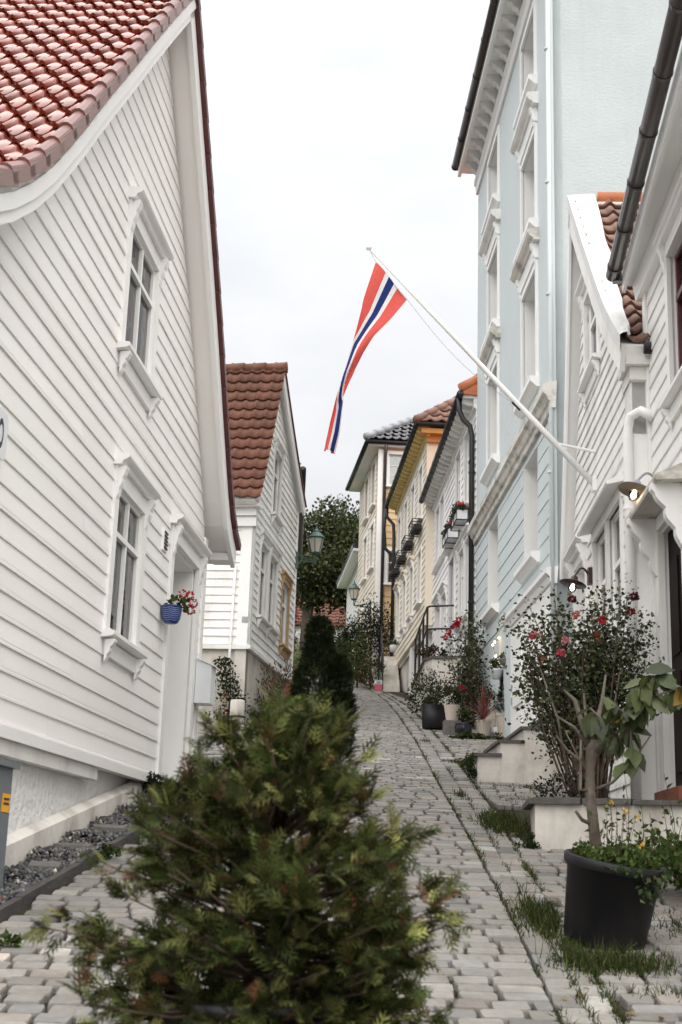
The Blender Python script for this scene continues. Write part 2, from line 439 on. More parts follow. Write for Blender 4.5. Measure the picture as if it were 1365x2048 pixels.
def prof_bracket(w, h, d):
    """scrolled console outline in (n, z), hanging down from z=0"""
    pts = [(0, 0), (d, 0), (d, -.1 * h)]
    for k in range(1, 17):
        u = k / 16
        pts.append((d * max(.05, (1 - u) ** 1.05 * .80 + .17 * abs(math.sin(2.7 * math.pi * u + .5)) * (1 - .5 * u)), -(.1 + .9 * u) * h))
    return pts + [(0, -h)]

def bracket(fr, parent, s, w, z, h, d, m, n=0.0, name='bracket'):
    b = fr.mb(); pr = prof_bracket(w, h, d)
    b.extrude(pr, lambda q: (s - w / 2, n + q[0], z + q[1]), lambda q: (s + w / 2, n + q[0], z + q[1]))
    return b.build(name, m, parent)

def window(fr, root, s0, s1, z0, z1, m='trim', cols=2, rows=None, transom=0.68, casing=0.1, depth=0.09, sash=0.045, hood=None, sill=True, curtain='side', sash_m=None, cas_n=0.035, bars=0, name='window', room=True, label=None):
    """Opening s0..s1 x z0..z1 cut in the wall at n=0. Returns the casing box used to stop the boards."""
    b = fr.mb()
    c = casing
    if c:
        b.box(s0 - c, s0, -0.02, cas_n, z0 - 0.01, z1); b.box(s1, s1 + c, -0.02, cas_n, z0 - 0.01, z1)
        b.box(s0 - c, s1 + c, -0.02, cas_n + .002, z1 + .001, z1 + c * 1.1)
    w = b.build(name, m, root)
    if label: w['label'] = label
    sm = sash_m or m
    b = fr.mb()
    n1, n0 = -depth + .05, -depth
    f = sash
    b.box(s0 + .002, s0 + f, n0, n1, z0, z1); b.box(s1 - f, s1 - .002, n0, n1, z0, z1)
    b.box(s0 + f, s1 - f, n0 + .002, n1 - .002, z0, z0 + f * 1.2); b.box(s0 + f, s1 - f, n0 + .002, n1 - .002, z1 - f, z1)
    zs = [z0 + f * 1.2, z1 - f]
    if transom:
        zt = z0 + (z1 - z0) * transom
        b.box(s0 + f, s1 - f, n0 + .001, n1 + .012, zt - f * .6, zt + f * .6)
        zs = [z0 + f * 1.2, zt - f * .6, zt + f * .6, z1 - f]
    iw = (s1 - s0 - 2 * f)
    xs = [s0 + f]
    for k in range(1, cols):
        x = s0 + f + iw * k / cols
        b.box(x - f * .55, x + f * .55, n0 + .003, n1 + .006, z0 + f, z1 - f)
        xs += [x - f * .55, x + f * .55]
    xs.append(s1 - f)
    b.build('sash', sm, w)
    for i in range(0, len(xs), 2):
        for j in range(0, len(zs), 2):
            zl, zh = zs[j], zs[j + 1]
            nb = bars if j == 0 else 0
            for q in range(nb + 1):
                a0 = zl + (zh - zl) * q / (nb + 1); a1 = zl + (zh - zl) * (q + 1) / (nb + 1)
                if q:
                    g = fr.mb(); g.box(xs[i], xs[i + 1], n0 + .004, n1 - .004, a0 - .011, a0 + .011); g.build('glazing_bar', sm, w)
                g = fr.mb(); g.box(xs[i] + .001, xs[i + 1] - .001, n0 + .02, n0 + .026, a0 + .001, a1 - .001)
                g.build('pane', 'glass', w)
    if room:
        g = fr.mb()
        a, d = .12, -depth - .75
        q = [(s0 - a, z0 - a), (s1 + a, z0 - a), (s1 + a, z1 + a), (s0 - a, z1 + a)]
        i0 = [g.p(x, -.15, z) for x, z in q]; i1 = [g.p(x, d, z) for x, z in q]
        g.face(i1)
        for k in range(4):
            j = (k + 1) % 4
            g.face((i0[k], i0[j], i1[j], i1[k]))
        g.build('room', 'interior', w)
    if curtain:
        g = fr.mb()
        nn = -depth - .045
        def drape(a0, a1, zb, zt):
            N = 14
            ids = [(g.p(a0 + (a1 - a0) * k / N, nn + .03 * math.sin(k * 2.1), zb), g.p(a0 + (a1 - a0) * k / N, nn + .012 * math.sin(k * 2.1 + .4), zt)) for k in range(N + 1)]
            for k in range(N): g.face((ids[k][0], ids[k + 1][0], ids[k + 1][1], ids[k][1]))
        wd = s1 - s0
        if curtain == 'side': drape(s0 + .02, s0 + wd * .36, z0, z1); drape(s1 - wd * .36, s1 - .02, z0, z1); drape(s0 + .02, s1 - .02, z1 - (z1 - z0) * .2, z1)
        elif curtain == 'top': drape(s0 + .02, s1 - .02, z1 - (z1 - z0) * .3, z1)
        elif curtain == 'full': drape(s0 + .02, s1 - .02, z0 + (z1 - z0) * .04, z1)
        elif curtain == 'half': drape(s0 + .02, s1 - .02, z0 + .02, z0 + (z1 - z0) * .5)
        g.build('curtain', 'curtain', w)
    if hood:
        hd, hh, hm = hood
        zb = z1 + c * 1.1 + .002
        g = fr.mb()
        pr = [(0, 0), (hd * .55, 0), (hd * .62, .03), (hd * .9, .045), (hd, .06), (hd, .08), (-.02, .08 + hh), (-.02, 0)]
        g.extrude(pr, lambda q: (s0 - c - .03, q[0], zb + q[1]), lambda q: (s1 + c + .03, q[0], zb + q[1]))
        g.build('cornice', hm, w)
        for x in (s0 - c / 2, s1 + c / 2): bracket(fr, w, x, c * .7, zb - .001, .25, hd * .5, m, cas_n)
    if sill:
        g = fr.mb()
        sd = .11 if sill is True else sill
        pr = [(-.05, 0), (sd, -.02), (sd, -.05), (sd * .8, -.06), (-.02, -.075)]
        g.extrude(pr, lambda q: (s0 - c - .03, q[0], z0 - .005 + q[1]), lambda q: (s1 + c + .03, q[0], z0 - .005 + q[1]))
        g.build('sill', m, w)
        if hood:
            g = fr.mb(); g.box(s0 - c * .6, s1 + c * .6, -.02, .04, z0 - .2, z0 - .082); g.build('apron', m, w)
            for x in (s0 - c / 2, s1 + c / 2): bracket(fr, w, x, c * .6, z0 - .083, .17, .075, m, 0.03)
    return (s0 - c, s1 + c, z0 - (.06 if sill else .01), z1 + c * 1.1 + (.0 if hood else 0))

# ---- roof tiles: shared meshes per kind
TILE = {}
def tile_mesh(key, W_, Ln, amp, m, lip=0.03, seg=8, raise_=0.048):
    if key in TILE: return TILE[key]
    b = MB()
    def h(u):
        t = u / W_
        return amp * (math.cos(2 * math.pi * t) * .75 + .25 * math.cos(4 * math.pi * t))
    top = []; bot = []; und = []
    by = lambda u: 0.0
    if key == 'glazed_tile':                     # roll on one side, broad pan with a rounded lip
        seg = 12
        tt = lambda u: 1 - u / W_
        h = lambda u: amp * 1.15 * math.sin(math.pi * tt(u) / .34) if tt(u) < .34 else -amp * .55 * math.sin(math.pi * (tt(u) - .34) / .66)
        by = lambda u: 0.012 if tt(u) < .34 else .012 - .055 * max(0, math.sin(math.pi * (tt(u) - .34) / .66)) ** .7
    for k in range(seg + 1):
        u = W_ * (1.06 if key != 'glazed_tile' else 1.0) * k / seg
        bot.append(b.p(u, by(u), h(u) + raise_)); top.append(b.p(u, Ln, h(u)))
        und.append(b.p(u, by(u) + .004, h(u) + raise_ - lip))
    for k in range(seg):
        b.face((bot[k], bot[k + 1], top[k + 1], top[k]))
        b.face((und[k], und[k + 1], bot[k + 1], bot[k]))
    me = bpy.data.meshes.new(key); me.from_pydata(b.v, [], b.f); me.materials.append(M[m])
    me.polygons.foreach_set('use_smooth', [k % 2 == 0 for k in range(len(b.f))]); me.update()
    TILE[key] = me
    return me

def put_tile(name, me, parent, o, U, V, jig=0.004):
    """o: origin, U: across, V: up the slope (unit vectors in the parent's space)."""
    ob = bpy.data.objects.new(name, me); col.objects.link(ob); ob.parent = parent
    U = Vector(U); V = Vector(V); Wn = U.cross(V)
    o = Vector(o) + Wn * rng.uniform(-jig, jig) + V * rng.uniform(-jig, jig)
    ob.matrix_local = Matrix(((U.x, V.x, Wn.x, o.x), (U.y, V.y, Wn.y, o.y), (U.z, V.z, Wn.z, o.z), (0, 0, 0, 1)))
    return ob

class Path:
    """roof section as a polyline of (s, z) from eave up; gives point and tangent by length"""
    def __init__(self, pts, smooth=2):
        for _ in range(smooth):
            q = [pts[0]]
            for a, b in zip(pts, pts[1:]):
                q += [(a[0] * .75 + b[0] * .25, a[1] * .75 + b[1] * .25), (a[0] * .25 + b[0] * .75, a[1] * .25 + b[1] * .75)]
            pts = q + [pts[-1]]
        self.p = pts; self.l = [0]
        for a, b in zip(pts, pts[1:]): self.l.append(self.l[-1] + math.dist(a, b))
        self.len = self.l[-1]
    def at(self, d):
        d = max(0, min(self.len, d))
        for k in range(len(self.p) - 1):
            if d <= self.l[k + 1] or k == len(self.p) - 2:
                t = (d - self.l[k]) / max(1e-9, self.l[k + 1] - self.l[k])
                a, b = self.p[k], self.p[k + 1]
                L = math.dist(a, b)
                return (a[0] + (b[0] - a[0]) * t, a[1] + (b[1] - a[1]) * t), ((b[0] - a[0]) / L, (b[1] - a[1]) / L)

def roof_strip(fr, root, path, n_out, n_in, th, m, name='roof'):
    """bent roof deck following a section; top face is the path"""
    b = fr.mb(); P = path.p
    pts = []
    for k, (s, z) in enumerate(P):
        a = P[max(0, k - 1)]; c = P[min(len(P) - 1, k + 1)]
        t = Vector((c[0] - a[0], c[1] - a[1])).normalized(); nn = Vector((-t.y, t.x))
        if nn.y < 0: nn = -nn
        pts.append(((s, z), (s - nn.x * th, z - nn.y * th)))
    ids = [[b.p(q[0][0], n, q[0][1]) for n in (n_out, n_in)] + [b.p(q[1][0], n, q[1][1]) for n in (n_out, n_in)] for q in pts]
    for a, c in zip(ids, ids[1:]):
        b.face((a[0], c[0], c[1], a[1])); b.face((a[2], a[3], c[3], c[2])); b.face((a[0], a[2], c[2], c[0])); b.face((a[1], c[1], c[3], a[3]))
    b.face((ids[0][0], ids[0][1], ids[0][3], ids[0][2])); b.face((ids[-1][0], ids[-1][2], ids[-1][3], ids[-1][1]))
    return b.build(name, m, root)

def tile_slope(fr, parent, path, n_out, ncol, W_, E_, key, m, amp=0.03, d0=0.0, name='tile', sgn=1):
    """rows of tiles up a section; columns go into the building from n_out"""
    me = tile_mesh(key, W_, E_ + 0.06, amp, m)
    d = d0
    while d < path.len - 0.02:
        (s, z), (ts, tz) = path.at(d)
        (s2, z2), _ = path.at(min(d + E_, path.len))
        V = Vector((s2 - s, 0, z2 - z)).normalized()
        Ul = Vector((0, -fr.side * 1.0, 0))          # into the building
        Wn = Ul.cross(V)
        flipped = Wn.z < 0
        for k in range(ncol):
            nn = n_out - k * W_
            if flipped: o = fr.T(s, nn - W_, z); U = -Ul
            else: o = fr.T(s, nn, z); U = Ul
            put_tile(name, me, parent, Vector(o) + (U.cross(V)) * 0.02, U, V)
        d += E_

def gutter(fr, root, p0, p1, r, m, name='gutter', joints=0.0, jname='joint'):
    b = fr.mb(); b.tube([p0, p1], r, 12); g = b.build(name, m, root, smooth=True)
    if joints:
        a, c = Vector(p0), Vector(p1); L = (c - a).length; k = int(L / joints)
        d = (c - a) / L
        for i in range(k + 1):
            q = a + d * (i + .35) * joints
            if (q - a).length > L: break
            b = fr.mb(); b.tube([q, q + d * .035], r * 1.1, 12); b.build(jname, m, g, smooth=False)
    return g

def pipe(fr, root, pts, r, m, name='downpipe', clips=()):
    b = fr.mb(); b.tube(pts, r, 10); g = b.build(name, m, root, smooth=True)
    for q in clips:
        b = fr.mb(); b.tube([(q[0], q[1], q[2] - .015), (q[0], q[1], q[2] + .015)], r * 1.25, 10); b.build('clip', m, g)
    return g

class Sub:
    """side wall of a house that faces the camera: t runs from the street corner into the house, n towards the camera"""
    def __init__(self, fr, sc_): self.fr, self.sc = fr, sc_; self.side = -fr.side
    def T(self, t, n, z): return self.fr.T(self.sc - n, -t, z)
    def mb(self): return MB(self.T, self.fr.side > 0)

def proj(P):
    d = Vector(P) - Vector((0, 0, 1.5)); z = d.dot(_F)
    return (682.5 + 2724.5 * d.dot(_Rt) / z, 1024 - 2724.5 * d.dot(_U) / z) if z > 0.1 else (-1e6, -1e6)

# ================================================================== GROUND
ys = list(np.arange(-30, 41, 2.0)) + [41, 45, 50, 55, 60, 65, 70, 75, 80, 110, 200, 500, 1200]
xs = [-900, -300, -100, -50, -25, -12, -8, -6, -4, -3, -2, -1, 0, 1, 2, 3, 4, 6, 8, 12, 25, 50, 100, 300, 900]
V = [(x, y, gz(y) - 0.035) for y in ys for x in xs]
nx_ = len(xs)
F = [(j * nx_ + i, j * nx_ + i + 1, (j + 1) * nx_ + i + 1, (j + 1) * nx_ + i) for j in range(len(ys) - 1) for i in range(nx_ - 1)]
tag(np_mesh('ground', V, F, 'soil'), 'dark mossy soil showing between and beside the paving stones', 'ground', kind='structure')

# the lawn at the top of the street
lv = []; LY = [44.5, 48, 52, 56, 60, 66, 72, 78]
for y in LY:
    for x in (-14, -8, -4, -2, 0, 1.5): lv.append((x, y, gz(y) + 0.03 + 0.1 * math.sin(x * 1.3 + y)))
lf = [(j * 6 + i, j * 6 + i + 1, j * 6 + i + 7, j * 6 + i + 6) for j in range(len(LY) - 1) for i in range(5)]
tag(np_mesh('lawn', lv, lf, 'lawn'), 'green sloping lawn at the top of the street', 'lawn', kind='structure')

# ---- paving
def lerp_tab(tab, y):
    if y <= tab[0][0]:
        (y0, a), (y1, b) = tab[0], tab[1]
        return a + (b - a) * (y - y0) / (y1 - y0)
    for (y0, a), (y1, b) in zip(tab, tab[1:]):
        if y <= y1: return a + (b - a) * (y - y0) / (y1 - y0)
    return tab[-1][1]
XL = [(5.6, .93), (8, 1.0), (11, 1.05), (13.9, 1.08), (18.7, 1.16), (25.5, 1.19), (30, 1.16), (33.5, 1.06), (37, .86), (41, .5)]
XR = [(5.6, 1.16), (7.4, 1.22), (9.24, 1.28), (12.7, 1.41), (17.3, 1.49), (24.2, 1.56), (29, 1.5), (32.4, 1.38), (37, 1.12), (41, .75)]
KERB = [(4, -1.98), (7.2, -1.645), (8.82, -1.49), (10.5, -1.33), (11.9, -1.17)]
def left_lim(y):
    if y < 12.0: return lerp_tab(KERB, y) + .05
    if y < 14.35: return -0.95
    if y < 21.9: return -3.8
    if y < 27: return -1.39 + .13 * (y - 22.7) + .42
    return -.42 - .05 * (y - 27)
def right_lim(y):
    if y < 9.9: return 3.4
    if y < 12.3: return 1.42
    if y < 14.3: return 2.6
    if y < 16.0: return 1.46
    if y < 23: return 2.42
    if y < 31: return 2.0
    return 1.75 - .1 * (y - 31)
_ang = np.array([-1, -.87, .87, 1, 1, .87, -.87, -1]); _angy = np.array([-.66, -1, -1, -.66, .66, 1, 1, .66])
def sett(x0, x1, y0, y1, rot=0.0):
    cx, cy, hx, hy = (x0 + x1) / 2, (y0 + y1) / 2, (x1 - x0) / 2, (y1 - y0) / 2
    vs = []
    dz = rng.uniform(-.0035, .0035); tx, ty = rng.uniform(-.03, .03), rng.uniform(-.03, .03)
    jx = [rng.uniform(.92, 1.03) for _ in range(8)]; jy = [rng.uniform(.88, 1.04) for _ in range(8)]
    for sc_, z in ((1.0, -.05), (.99, -.009), (.955, 0.0)):
        for k in range(8):
            px_ = _ang[k] * hx * sc_ * jx[k]; py = _angy[k] * hy * sc_ * jy[k]
            x, y = cx + px_ * math.cos(rot) - py * math.sin(rot), cy + px_ * math.sin(rot) + py * math.cos(rot)
            vs.append((x, y, gz(y) + z + (dz + tx * px_ + ty * py if z > -.04 else 0)))
    vs.append((cx, cy, gz(cy) + dz + .001))
    return vs
_SF = []
for r_ in range(2):
    for k in range(8):
        j = (k + 1) % 8; _SF.append((r_ * 8 + k, r_ * 8 + j, r_ * 8 + 8 + j, r_ * 8 + 8 + k))
for k in range(8): _SF.append((16 + k, 16 + (k + 1) % 8, 24, 24))
def stone_col(warm=0.0):
    b = rng.choice([.19, .205, .22, .2, .175, .235]) * rng.uniform(.88, 1.12)
    t = rng.random()
    if t < .10 + warm * .6: c = (b * 1.08, b * .97, b * .86)
    elif t < .3: c = (b * 1.0, b * .985, b * .95)
    elif t < .33: c = (b * 1.12, b * .98, b * .88)
    else: c = (b * 1.05, b, b * .915)
    if rng.random() < .03: c = tuple(min(.7, q * 1.7) for q in c)
    if rng.random() < .08: c = tuple(q * .72 for q in c)
    return c
STONES = []          # (verts, colour, centre)
def lay(fl, fr_, y0, y1, dy=(.122, .136), dx=(.15, .195), warm=0.0):
    y = y0
    while y < y1:
        h = rng.uniform(*dy)
        a, b = fl(y + h / 2), fr_(y + h / 2)
        x = a + rng.uniform(-.05, .06)
        wob = rng.uniform(-.01, .01)
        while x < b - .05:
            w = rng.uniform(*dx)
            if b - x - w < .07: w = b - x
            g = .004 + rng.random() * .006
            yy = y + wob + .012 * math.sin(x * 3.1 + y * .7)
            if rng.random() > .006:
                STONES.append((sett(x + g, x + w - g, yy + .001, yy + h - .001, rng.uniform(-.03, .03)), stone_col(warm), ((x + w / 2), yy + h / 2)))
            x += w
        y += h
lay(left_lim, lambda y: lerp_tab(XL, y) - .008, 3.6, 30)
lay(left_lim, lambda y: lerp_tab(XL, y) - .008, 30, 43.5, (.15, .2), (.2, .3))
lay(lambda y: lerp_tab(XR, y) + .01, right_lim, 3.6, 24, (.12, .16), (.14, .24), .12)
lay(lambda y: lerp_tab(XR, y) + .01, right_lim, 24, 42, (.17, .24), (.2, .3), .1)
for t0, t1, wm in ((0.01, .5, .03), (.52, .99, .08)):      # the two runs of larger stones that form the drain
    y = 3.6
    while y < 42:
        h = rng.uniform(.16, .27) * (1 if y < 28 else 1.4)
        a, b = lerp_tab(XL, y + h / 2), lerp_tab(XR, y + h / 2)
        x0, x1 = a + (b - a) * t0, a + (b - a) * t1
        sl = math.atan2(lerp_tab(XL, y + h) - lerp_tab(XL, y), h)
        STONES.append((sett(x0 - .006, x1 + .006, y + .004, y + h - .004, -sl + rng.uniform(-.04, .04)), stone_col(wm), ((x0 + x1) / 2, y + h / 2)))
        y += h
def shows(c):
    u, v = proj((c[0], c[1], gz(c[1])))
    if not (-30 < u < 1395 and v < 2075): return False
    return not (v > 1560 and abs(u - 540) < 330 * min(1, (v - 1380) / 420.0))
order = sorted(range(len(STONES)), key=lambda k: STONES[k][2][1])
big = []
for k in order:
    if len(big) >= 290: break
    if shows(STONES[k][2]): big.append(k)
bigset = set(big)
street = thing('street', 'steep street paved with grey stone setts rising between the houses', 'street', (0, 8, gz(8)))
street['kind'] = 'structure'
inv = Vector((0, -8, -gz(8)))
for k in big:
    vs, c, _ = STONES[k]
    me = bpy.data.meshes.new('sett'); me.from_pydata([tuple(Vector(q) + inv) for q in vs], [], [f if f[2] != f[3] else f[:3] for f in _SF])
    me.materials.append(M['stone']); me.polygons.foreach_set('use_smooth', [False] * len(_SF)); me.update()
    set_col(me, [c] * len(_SF))
    o = bpy.data.objects.new('sett', me); col.objects.link(o); o.parent = street
VV, FF, CC = [], [], []
for k in range(len(STONES)):
    if k in bigset: continue
    vs, c, _ = STONES[k]; n0 = len(VV)
    VV += [tuple(Vector(q) + inv) for q in vs]
    for f in _SF: FF.append([n0 + q for q in f] if f[2] != f[3] else [n0 + q for q in f[:3]])
    CC += [c] * len(_SF)
me = bpy.data.meshes.new('setts'); me.from_pydata(VV, [], FF); me.materials.append(M['stone'])
me.polygons.foreach_set('use_smooth', [False] * len(FF)); me.update(); set_col(me, CC)
o = bpy.data.objects.new('setts', me); col.objects.link(o); o.parent = street; o['kind'] = 'stuff'

# ================================================================== HOUSE ON THE LEFT (white boards, red glazed tiles)
f1 = Fr(-1.575, 12.4, .0858, -1, gz(12.4))
h1 = f1.root('weatherboard_house', 'large white weatherboard house with glossy red tiled roof, filling the left side', 'house')
LEFT1 = [(0.4, -5.6), (4.86, -5.6), (5.12, -5.3), (5.42, -4.98), (6.0, -4.42), (6.86, -3.62), (7.95, -2.57), (8.75, -1.68)]
RIGHT1 = [(0.4, 1.66), (4.8, 1.66), (5.46, 1.18), (6.6, .28), (7.64, -.66), (8.75, -1.64)]
W1a = (-2.36, -1.40, 5.45, 6.53); W1b = (-2.17, -1.28, 3.22, 4.36); D1 = (.03, 1.25, 2.3, 4.44)
w1 = wall(f1, h1, 2.24, 8.75, LEFT1, RIGHT1, [W1a, W1b, D1], 'white_a')
c1 = window(f1, h1, *W1a, m='trim', casing=.12, depth=.05, sash=.034, hood=(.13, .02, 'trim'), curtain='side', label='upper gable window with white bracketed hood and sill')
c2 = window(f1, h1, *W1b, m='trim', casing=.12, depth=.05, sash=.034, hood=(.13, .02, 'trim'), curtain='side', label='ground floor window with bracketed hood and flowers inside')
boards(f1, w1, 2.27, 8.72, .15, LEFT1, RIGHT1, [c1, c2, (-.11, 1.4, 2.2, 4.62), (1.55, 1.8, 2.2, 4.9)], 'white_a', joints=(-3.2, -.4), th=.0165)
b = f1.mb(); b.box(1.55, 1.70, -.02, .032, 2.2, 4.86); b.box(1.66, 1.705, -.16, -.021, 2.2, 4.86); b.build('corner_board', 'trim', h1)
b = f1.mb(); b.box(-5.6, 1.72, -.03, .05, 2.19, 2.262); b.build('drip_board', 'trim', h1)
b = f1.mb(); b.box(-5.6, -2.15, -.06, .02, 2.10, 2.188); b.build('ledger', 'white_worn', h1)
# doorway
d = f1.mb()
d.box(-.10, .03, -.02, .035, 2.27, 4.45); d.box(1.25, 1.39, -.02, .035, 2.27, 4.45); d.box(-.10, 1.39, -.02, .038, 4.451, 4.58)
dr = d.build('doorway', 'trim', h1)
d = f1.mb(); d.box(.03, .06, -1.0, -.021, 2.25, 4.44); d.box(1.22, 1.25, -1.0, -.021, 2.25, 4.44); d.box(.06, 1.22, -1.0, -.021, 4.41, 4.44); d.box(.03, 1.25, -1.0, .0, 2.2, 2.25); d.build('reveal', 'trim', dr)
d = f1.mb(); d.box(.06, 1.22, -1.06, -1.0, 2.25, 4.41); dl = d.build('door', 'white_b', h1)
for zz in (2.45, 3.1, 3.75):
    for ss in (.15, .68):
        d = f1.mb(); d.box(ss, ss + .42, -1.0, -.985, zz, zz + .5); d.build('panel', 'trim', dl)
d = f1.mb(); d.tube([(.13, -.98, 3.3), (.13, -.93, 3.3), (.24, -.93, 3.3)], .012, 8); d.build('handle', 'black_metal', dl)
pr = [(0, 0), (.07, 0), (.08, .03), (.12, .045), (.13, .06), (.13, .08), (-.02, .1), (-.02, 0)]
d = f1.mb(); d.extrude(pr, lambda q: (-.15, q[0], 4.582 + q[1]), lambda q: (1.44, q[0], 4.582 + q[1])); d.build('cornice', 'trim', dr)
for x in (-.035, 1.32): bracket(f1, dr, x, .08, 4.58, .28, .07, 'trim', .036)
d = f1.mb()
for k in range(5): d.box(-.45, -.33, .028, .04, 4.27 + k * .035, 4.287 + k * .035)
vt = f1.mb(); vt.box(-.47, -.31, .0, .03, 4.25, 4.45); vt = vt.build('vent', 'trim', h1); d.build('louvre', 'ink', vt)
# foundation and plinth
b = f1.mb()
b.hexa(((-5.6, -.05, .3), (1.66, -.10, .3), (1.66, -.3, .3), (-5.6, -.3, .3)), ((-5.6, -.05, 2.24), (1.66, -.13, 2.24), (1.66, -.3, 2.24), (-5.6, -.3, 2.24)))
b.build('foundation', 'render_white', h1)
b = f1.mb(); g0, g1 = gz(6.8) - .1, gz(12.0) - .05
b.hexa(((-5.6, .0, g0 - .3), (-.35, .0, g1 - .3), (-.35, -.06, g1 - .3), (-5.6, -.06, g0 - .3)), ((-5.6, .0, g0 + .27), (-.35, .0, g1 + .2), (-.35, -.06, g1 + .24), (-5.6, -.06, g0 + .31)))
b.build('plinth', 'plaster', h1)
# sides and back so that the house is closed
for nm, (a, c) in (('side_wall', (-5.6, -5.46)), ('back_part', (1.5, 1.645))):
    b = f1.mb(); b.box(a, c, -7, -.14, .5, 4.85); b.build('side_wall', 'white_a', h1)
b = f1.mb(); b.extrude([(-5.6, .5), (1.645, .5), (1.645, 4.8), (-1.66, 8.7), (-5.6, 4.85)], lambda q: (q[0], -7.0, q[1]), lambda q: (q[0], -7.15, q[1])); b.build('back_wall', 'white_a', h1)
# roof
pN = Path([(-6.45, 4.66), (-5.93, 4.90), (-5.35, 5.32), (-4.75, 5.92), (-4.25, 6.47), (-3.57, 7.18), (-3.02, 7.77), (-2.19, 8.63), (-1.72, 9.1)], 1)
pF = Path([(2.28, 4.86), (1.95, 5.0), (1.69, 5.16), (1.17, 5.76), (.28, 6.88), (-.66, 7.92), (-1.72, 9.1)], 1)
r1 = roof_strip(f1, h1, pN, .2, -7.2, .15, 'trim')
roof_strip(f1, h1, pF, .2, -7.2, .15, 'white_a', 'roof_back')
for pth, nm in ((pN, 'barge_board'), (pF, 'barge_board')):
    b = roof_strip(f1, h1, pth, .245, .2, .2, 'trim', nm)
b = f1.mb()
b2 = roof_strip(f1, h1, Path([(q[0] + .03, q[1] - .03) for q in pN.p], 0), .262, .245, .09, 'trim', 'barge_moulding')
tile_slope(f1, r1, pN, .21, 16, .168, .315, 'glazed_tile', 'tile_glazed', amp=.034, d0=.05)
me_v = None
d = .05
while d < pN.len - .1:                                       # verge tiles with a turned-down flank
    (s, z), _t = pN.at(d); (s2, z2), _ = pN.at(min(d + .4, pN.len))
    Vv = Vector((s2 - s, 0, z2 - z)).normalized(); Uu = Vector((0, 1, 0)); Wn = Uu.cross(Vv)
    if Wn.z < 0: Wn = -Wn
    b = MB()
    def P_(n_, w, end):
        pt = (s2, n_, z2) if end else (s, n_, z)
        return tuple(Vector(f1.T(*pt)) + Wn * (w - (.02 if end else 0)))
    b.hexa((P_(.258, .0, 0), P_(.288, .0, 0), P_(.288, .0, 1), P_(.258, .0, 1)), (P_(.258, .085, 0), P_(.288, .085, 0), P_(.288, .085, 1), P_(.258, .085, 1)))
    b.tube([P_(.245, .068, 0), P_(.245, .068, 1)], [.047, .04], 10)
    b.build('verge_tile', 'tile_verge', r1)
    d += .315
d = .02
while d < pF.len - .1:
    (s, z), _t = pF.at(d); (s2, z2), _ = pF.at(min(d + .39, pF.len))
    Vv = Vector((s2 - s, 0, z2 - z)).normalized(); Wn = Vector((-Vv.z, 0, Vv.x)); Wn = Wn if Wn.z > 0 else -Wn
    b = MB()
    P_ = lambda s_, n_, z_, w: tuple(Vector(f1.T(s_, n_, z_)) + Wn * w)
    b.hexa((P_(s, .0, z, .02), P_(s, .29, z, .02), P_(s2, .29, z2, .0), P_(s2, .0, z2, .0)), (P_(s, .0, z, .1), P_(s, .29, z, .1), P_(s2, .29, z2, .07), P_(s2, .0, z2, .07)))
    b.build('verge_tile', 'tile_maroon', h1)
    d += .335
b = f1.mb(); b.tube([(-1.72, .27, 9.13), (-1.72, -7.2, 9.13)], .11, 10); b.build('ridge', 'tile_glazed', h1, smooth=True)
b = f1.mb(); b.box(2.0, 2.26, .0, .2, 4.72, 4.80); b.build('eave_block', 'trim', h1)

# slab, step and edging in front
st = f1.root('entrance_step', 'dark stone slab on rough stone base before the left doorway', 'step')
b = f1.mb(); b.box(-.3, 1.6, .0, .42, 2.14, 2.21); b.build('slab', 'slab', st)
b = f1.mb(); b.hexa(((-.3, 0, 1.7), (1.6, 0, 1.9), (1.6, .36, 1.9), (-.3, .36, 1.7)), ((-.3, 0, 2.135), (1.6, 0, 2.135), (1.6, .36, 2.135), (-.3, .36, 2.135))); b.build('base', 'granite', st)

# ================================================================== SECOND HOUSE ON THE LEFT
f2 = Fr(-1.39, 22.7, .13, -1, gz(22.7))
h2 = f2.root('weathered_house', 'weathered white board house with matt brown-red roof and stained foundation, left', 'house')
LEFT2 = [(3, -.5), (7.55, -.5), (8.2, -.3), (8.95, .17), (9.72, .66), (10.2, .98)]
RIGHT2 = [(3, 3.95), (8.58, 3.95), (9.25, 2.62), (9.9, 1.5), (10.2, 1.0)]
U2 = (1.02, 1.75, 7.72, 8.92); L2a = (.1, .88, 5.68, 6.95); L2b = (1.02, 1.78, 5.68, 6.95); O2 = (2.42, 3.2, 5.58, 6.75)
w2 = wall(f2, h2, 5.05, 10.2, LEFT2, RIGHT2, [U2, L2a, L2b, O2], 'white_old')
cs = [window(f2, h2, *U2, m='white_worn', casing=.09, hood=(.09, .02, 'white_worn'), curtain='half', label='upper window with weathered grey-white frame')]
for q in (L2a, L2b): cs.append(window(f2, h2, *q, m='white_worn', casing=.08, hood=(.09, .02, 'white_worn'), curtain='half'))
cs.append(window(f2, h2, *O2, m='stain_wood', sash_m='white_b', casing=.09, hood=(.09, .02, 'stain_wood'), curtain='half', label='window with bare orange-brown wooden frame'))
boards(f2, w2, 5.06, 10.18, .138, LEFT2, RIGHT2, [(-.6, -.42, 3, 12), (3.88, 4.1, 3, 12)] + cs, 'white_old', bead=False, th=.026)
s2 = Sub(f2, -.5)
sw = wall(s2, h2, 5.05, 7.3, [(3, .0), (9, .0)], [(3, 6.0), (9, 6.0)], [], 'white_old', name='side_wall')
boards(s2, sw, 5.06, 7.2, .138, [(3, .2), (9, .2)], [(3, 5.9), (9, 5.9)], [], 'white_old', bead=False, th=.026)
b = s2.mb(); b.box(-.03, .2, -.02, .03, 5.0, 7.22); b.build('corner_board', 'white_b', h2)
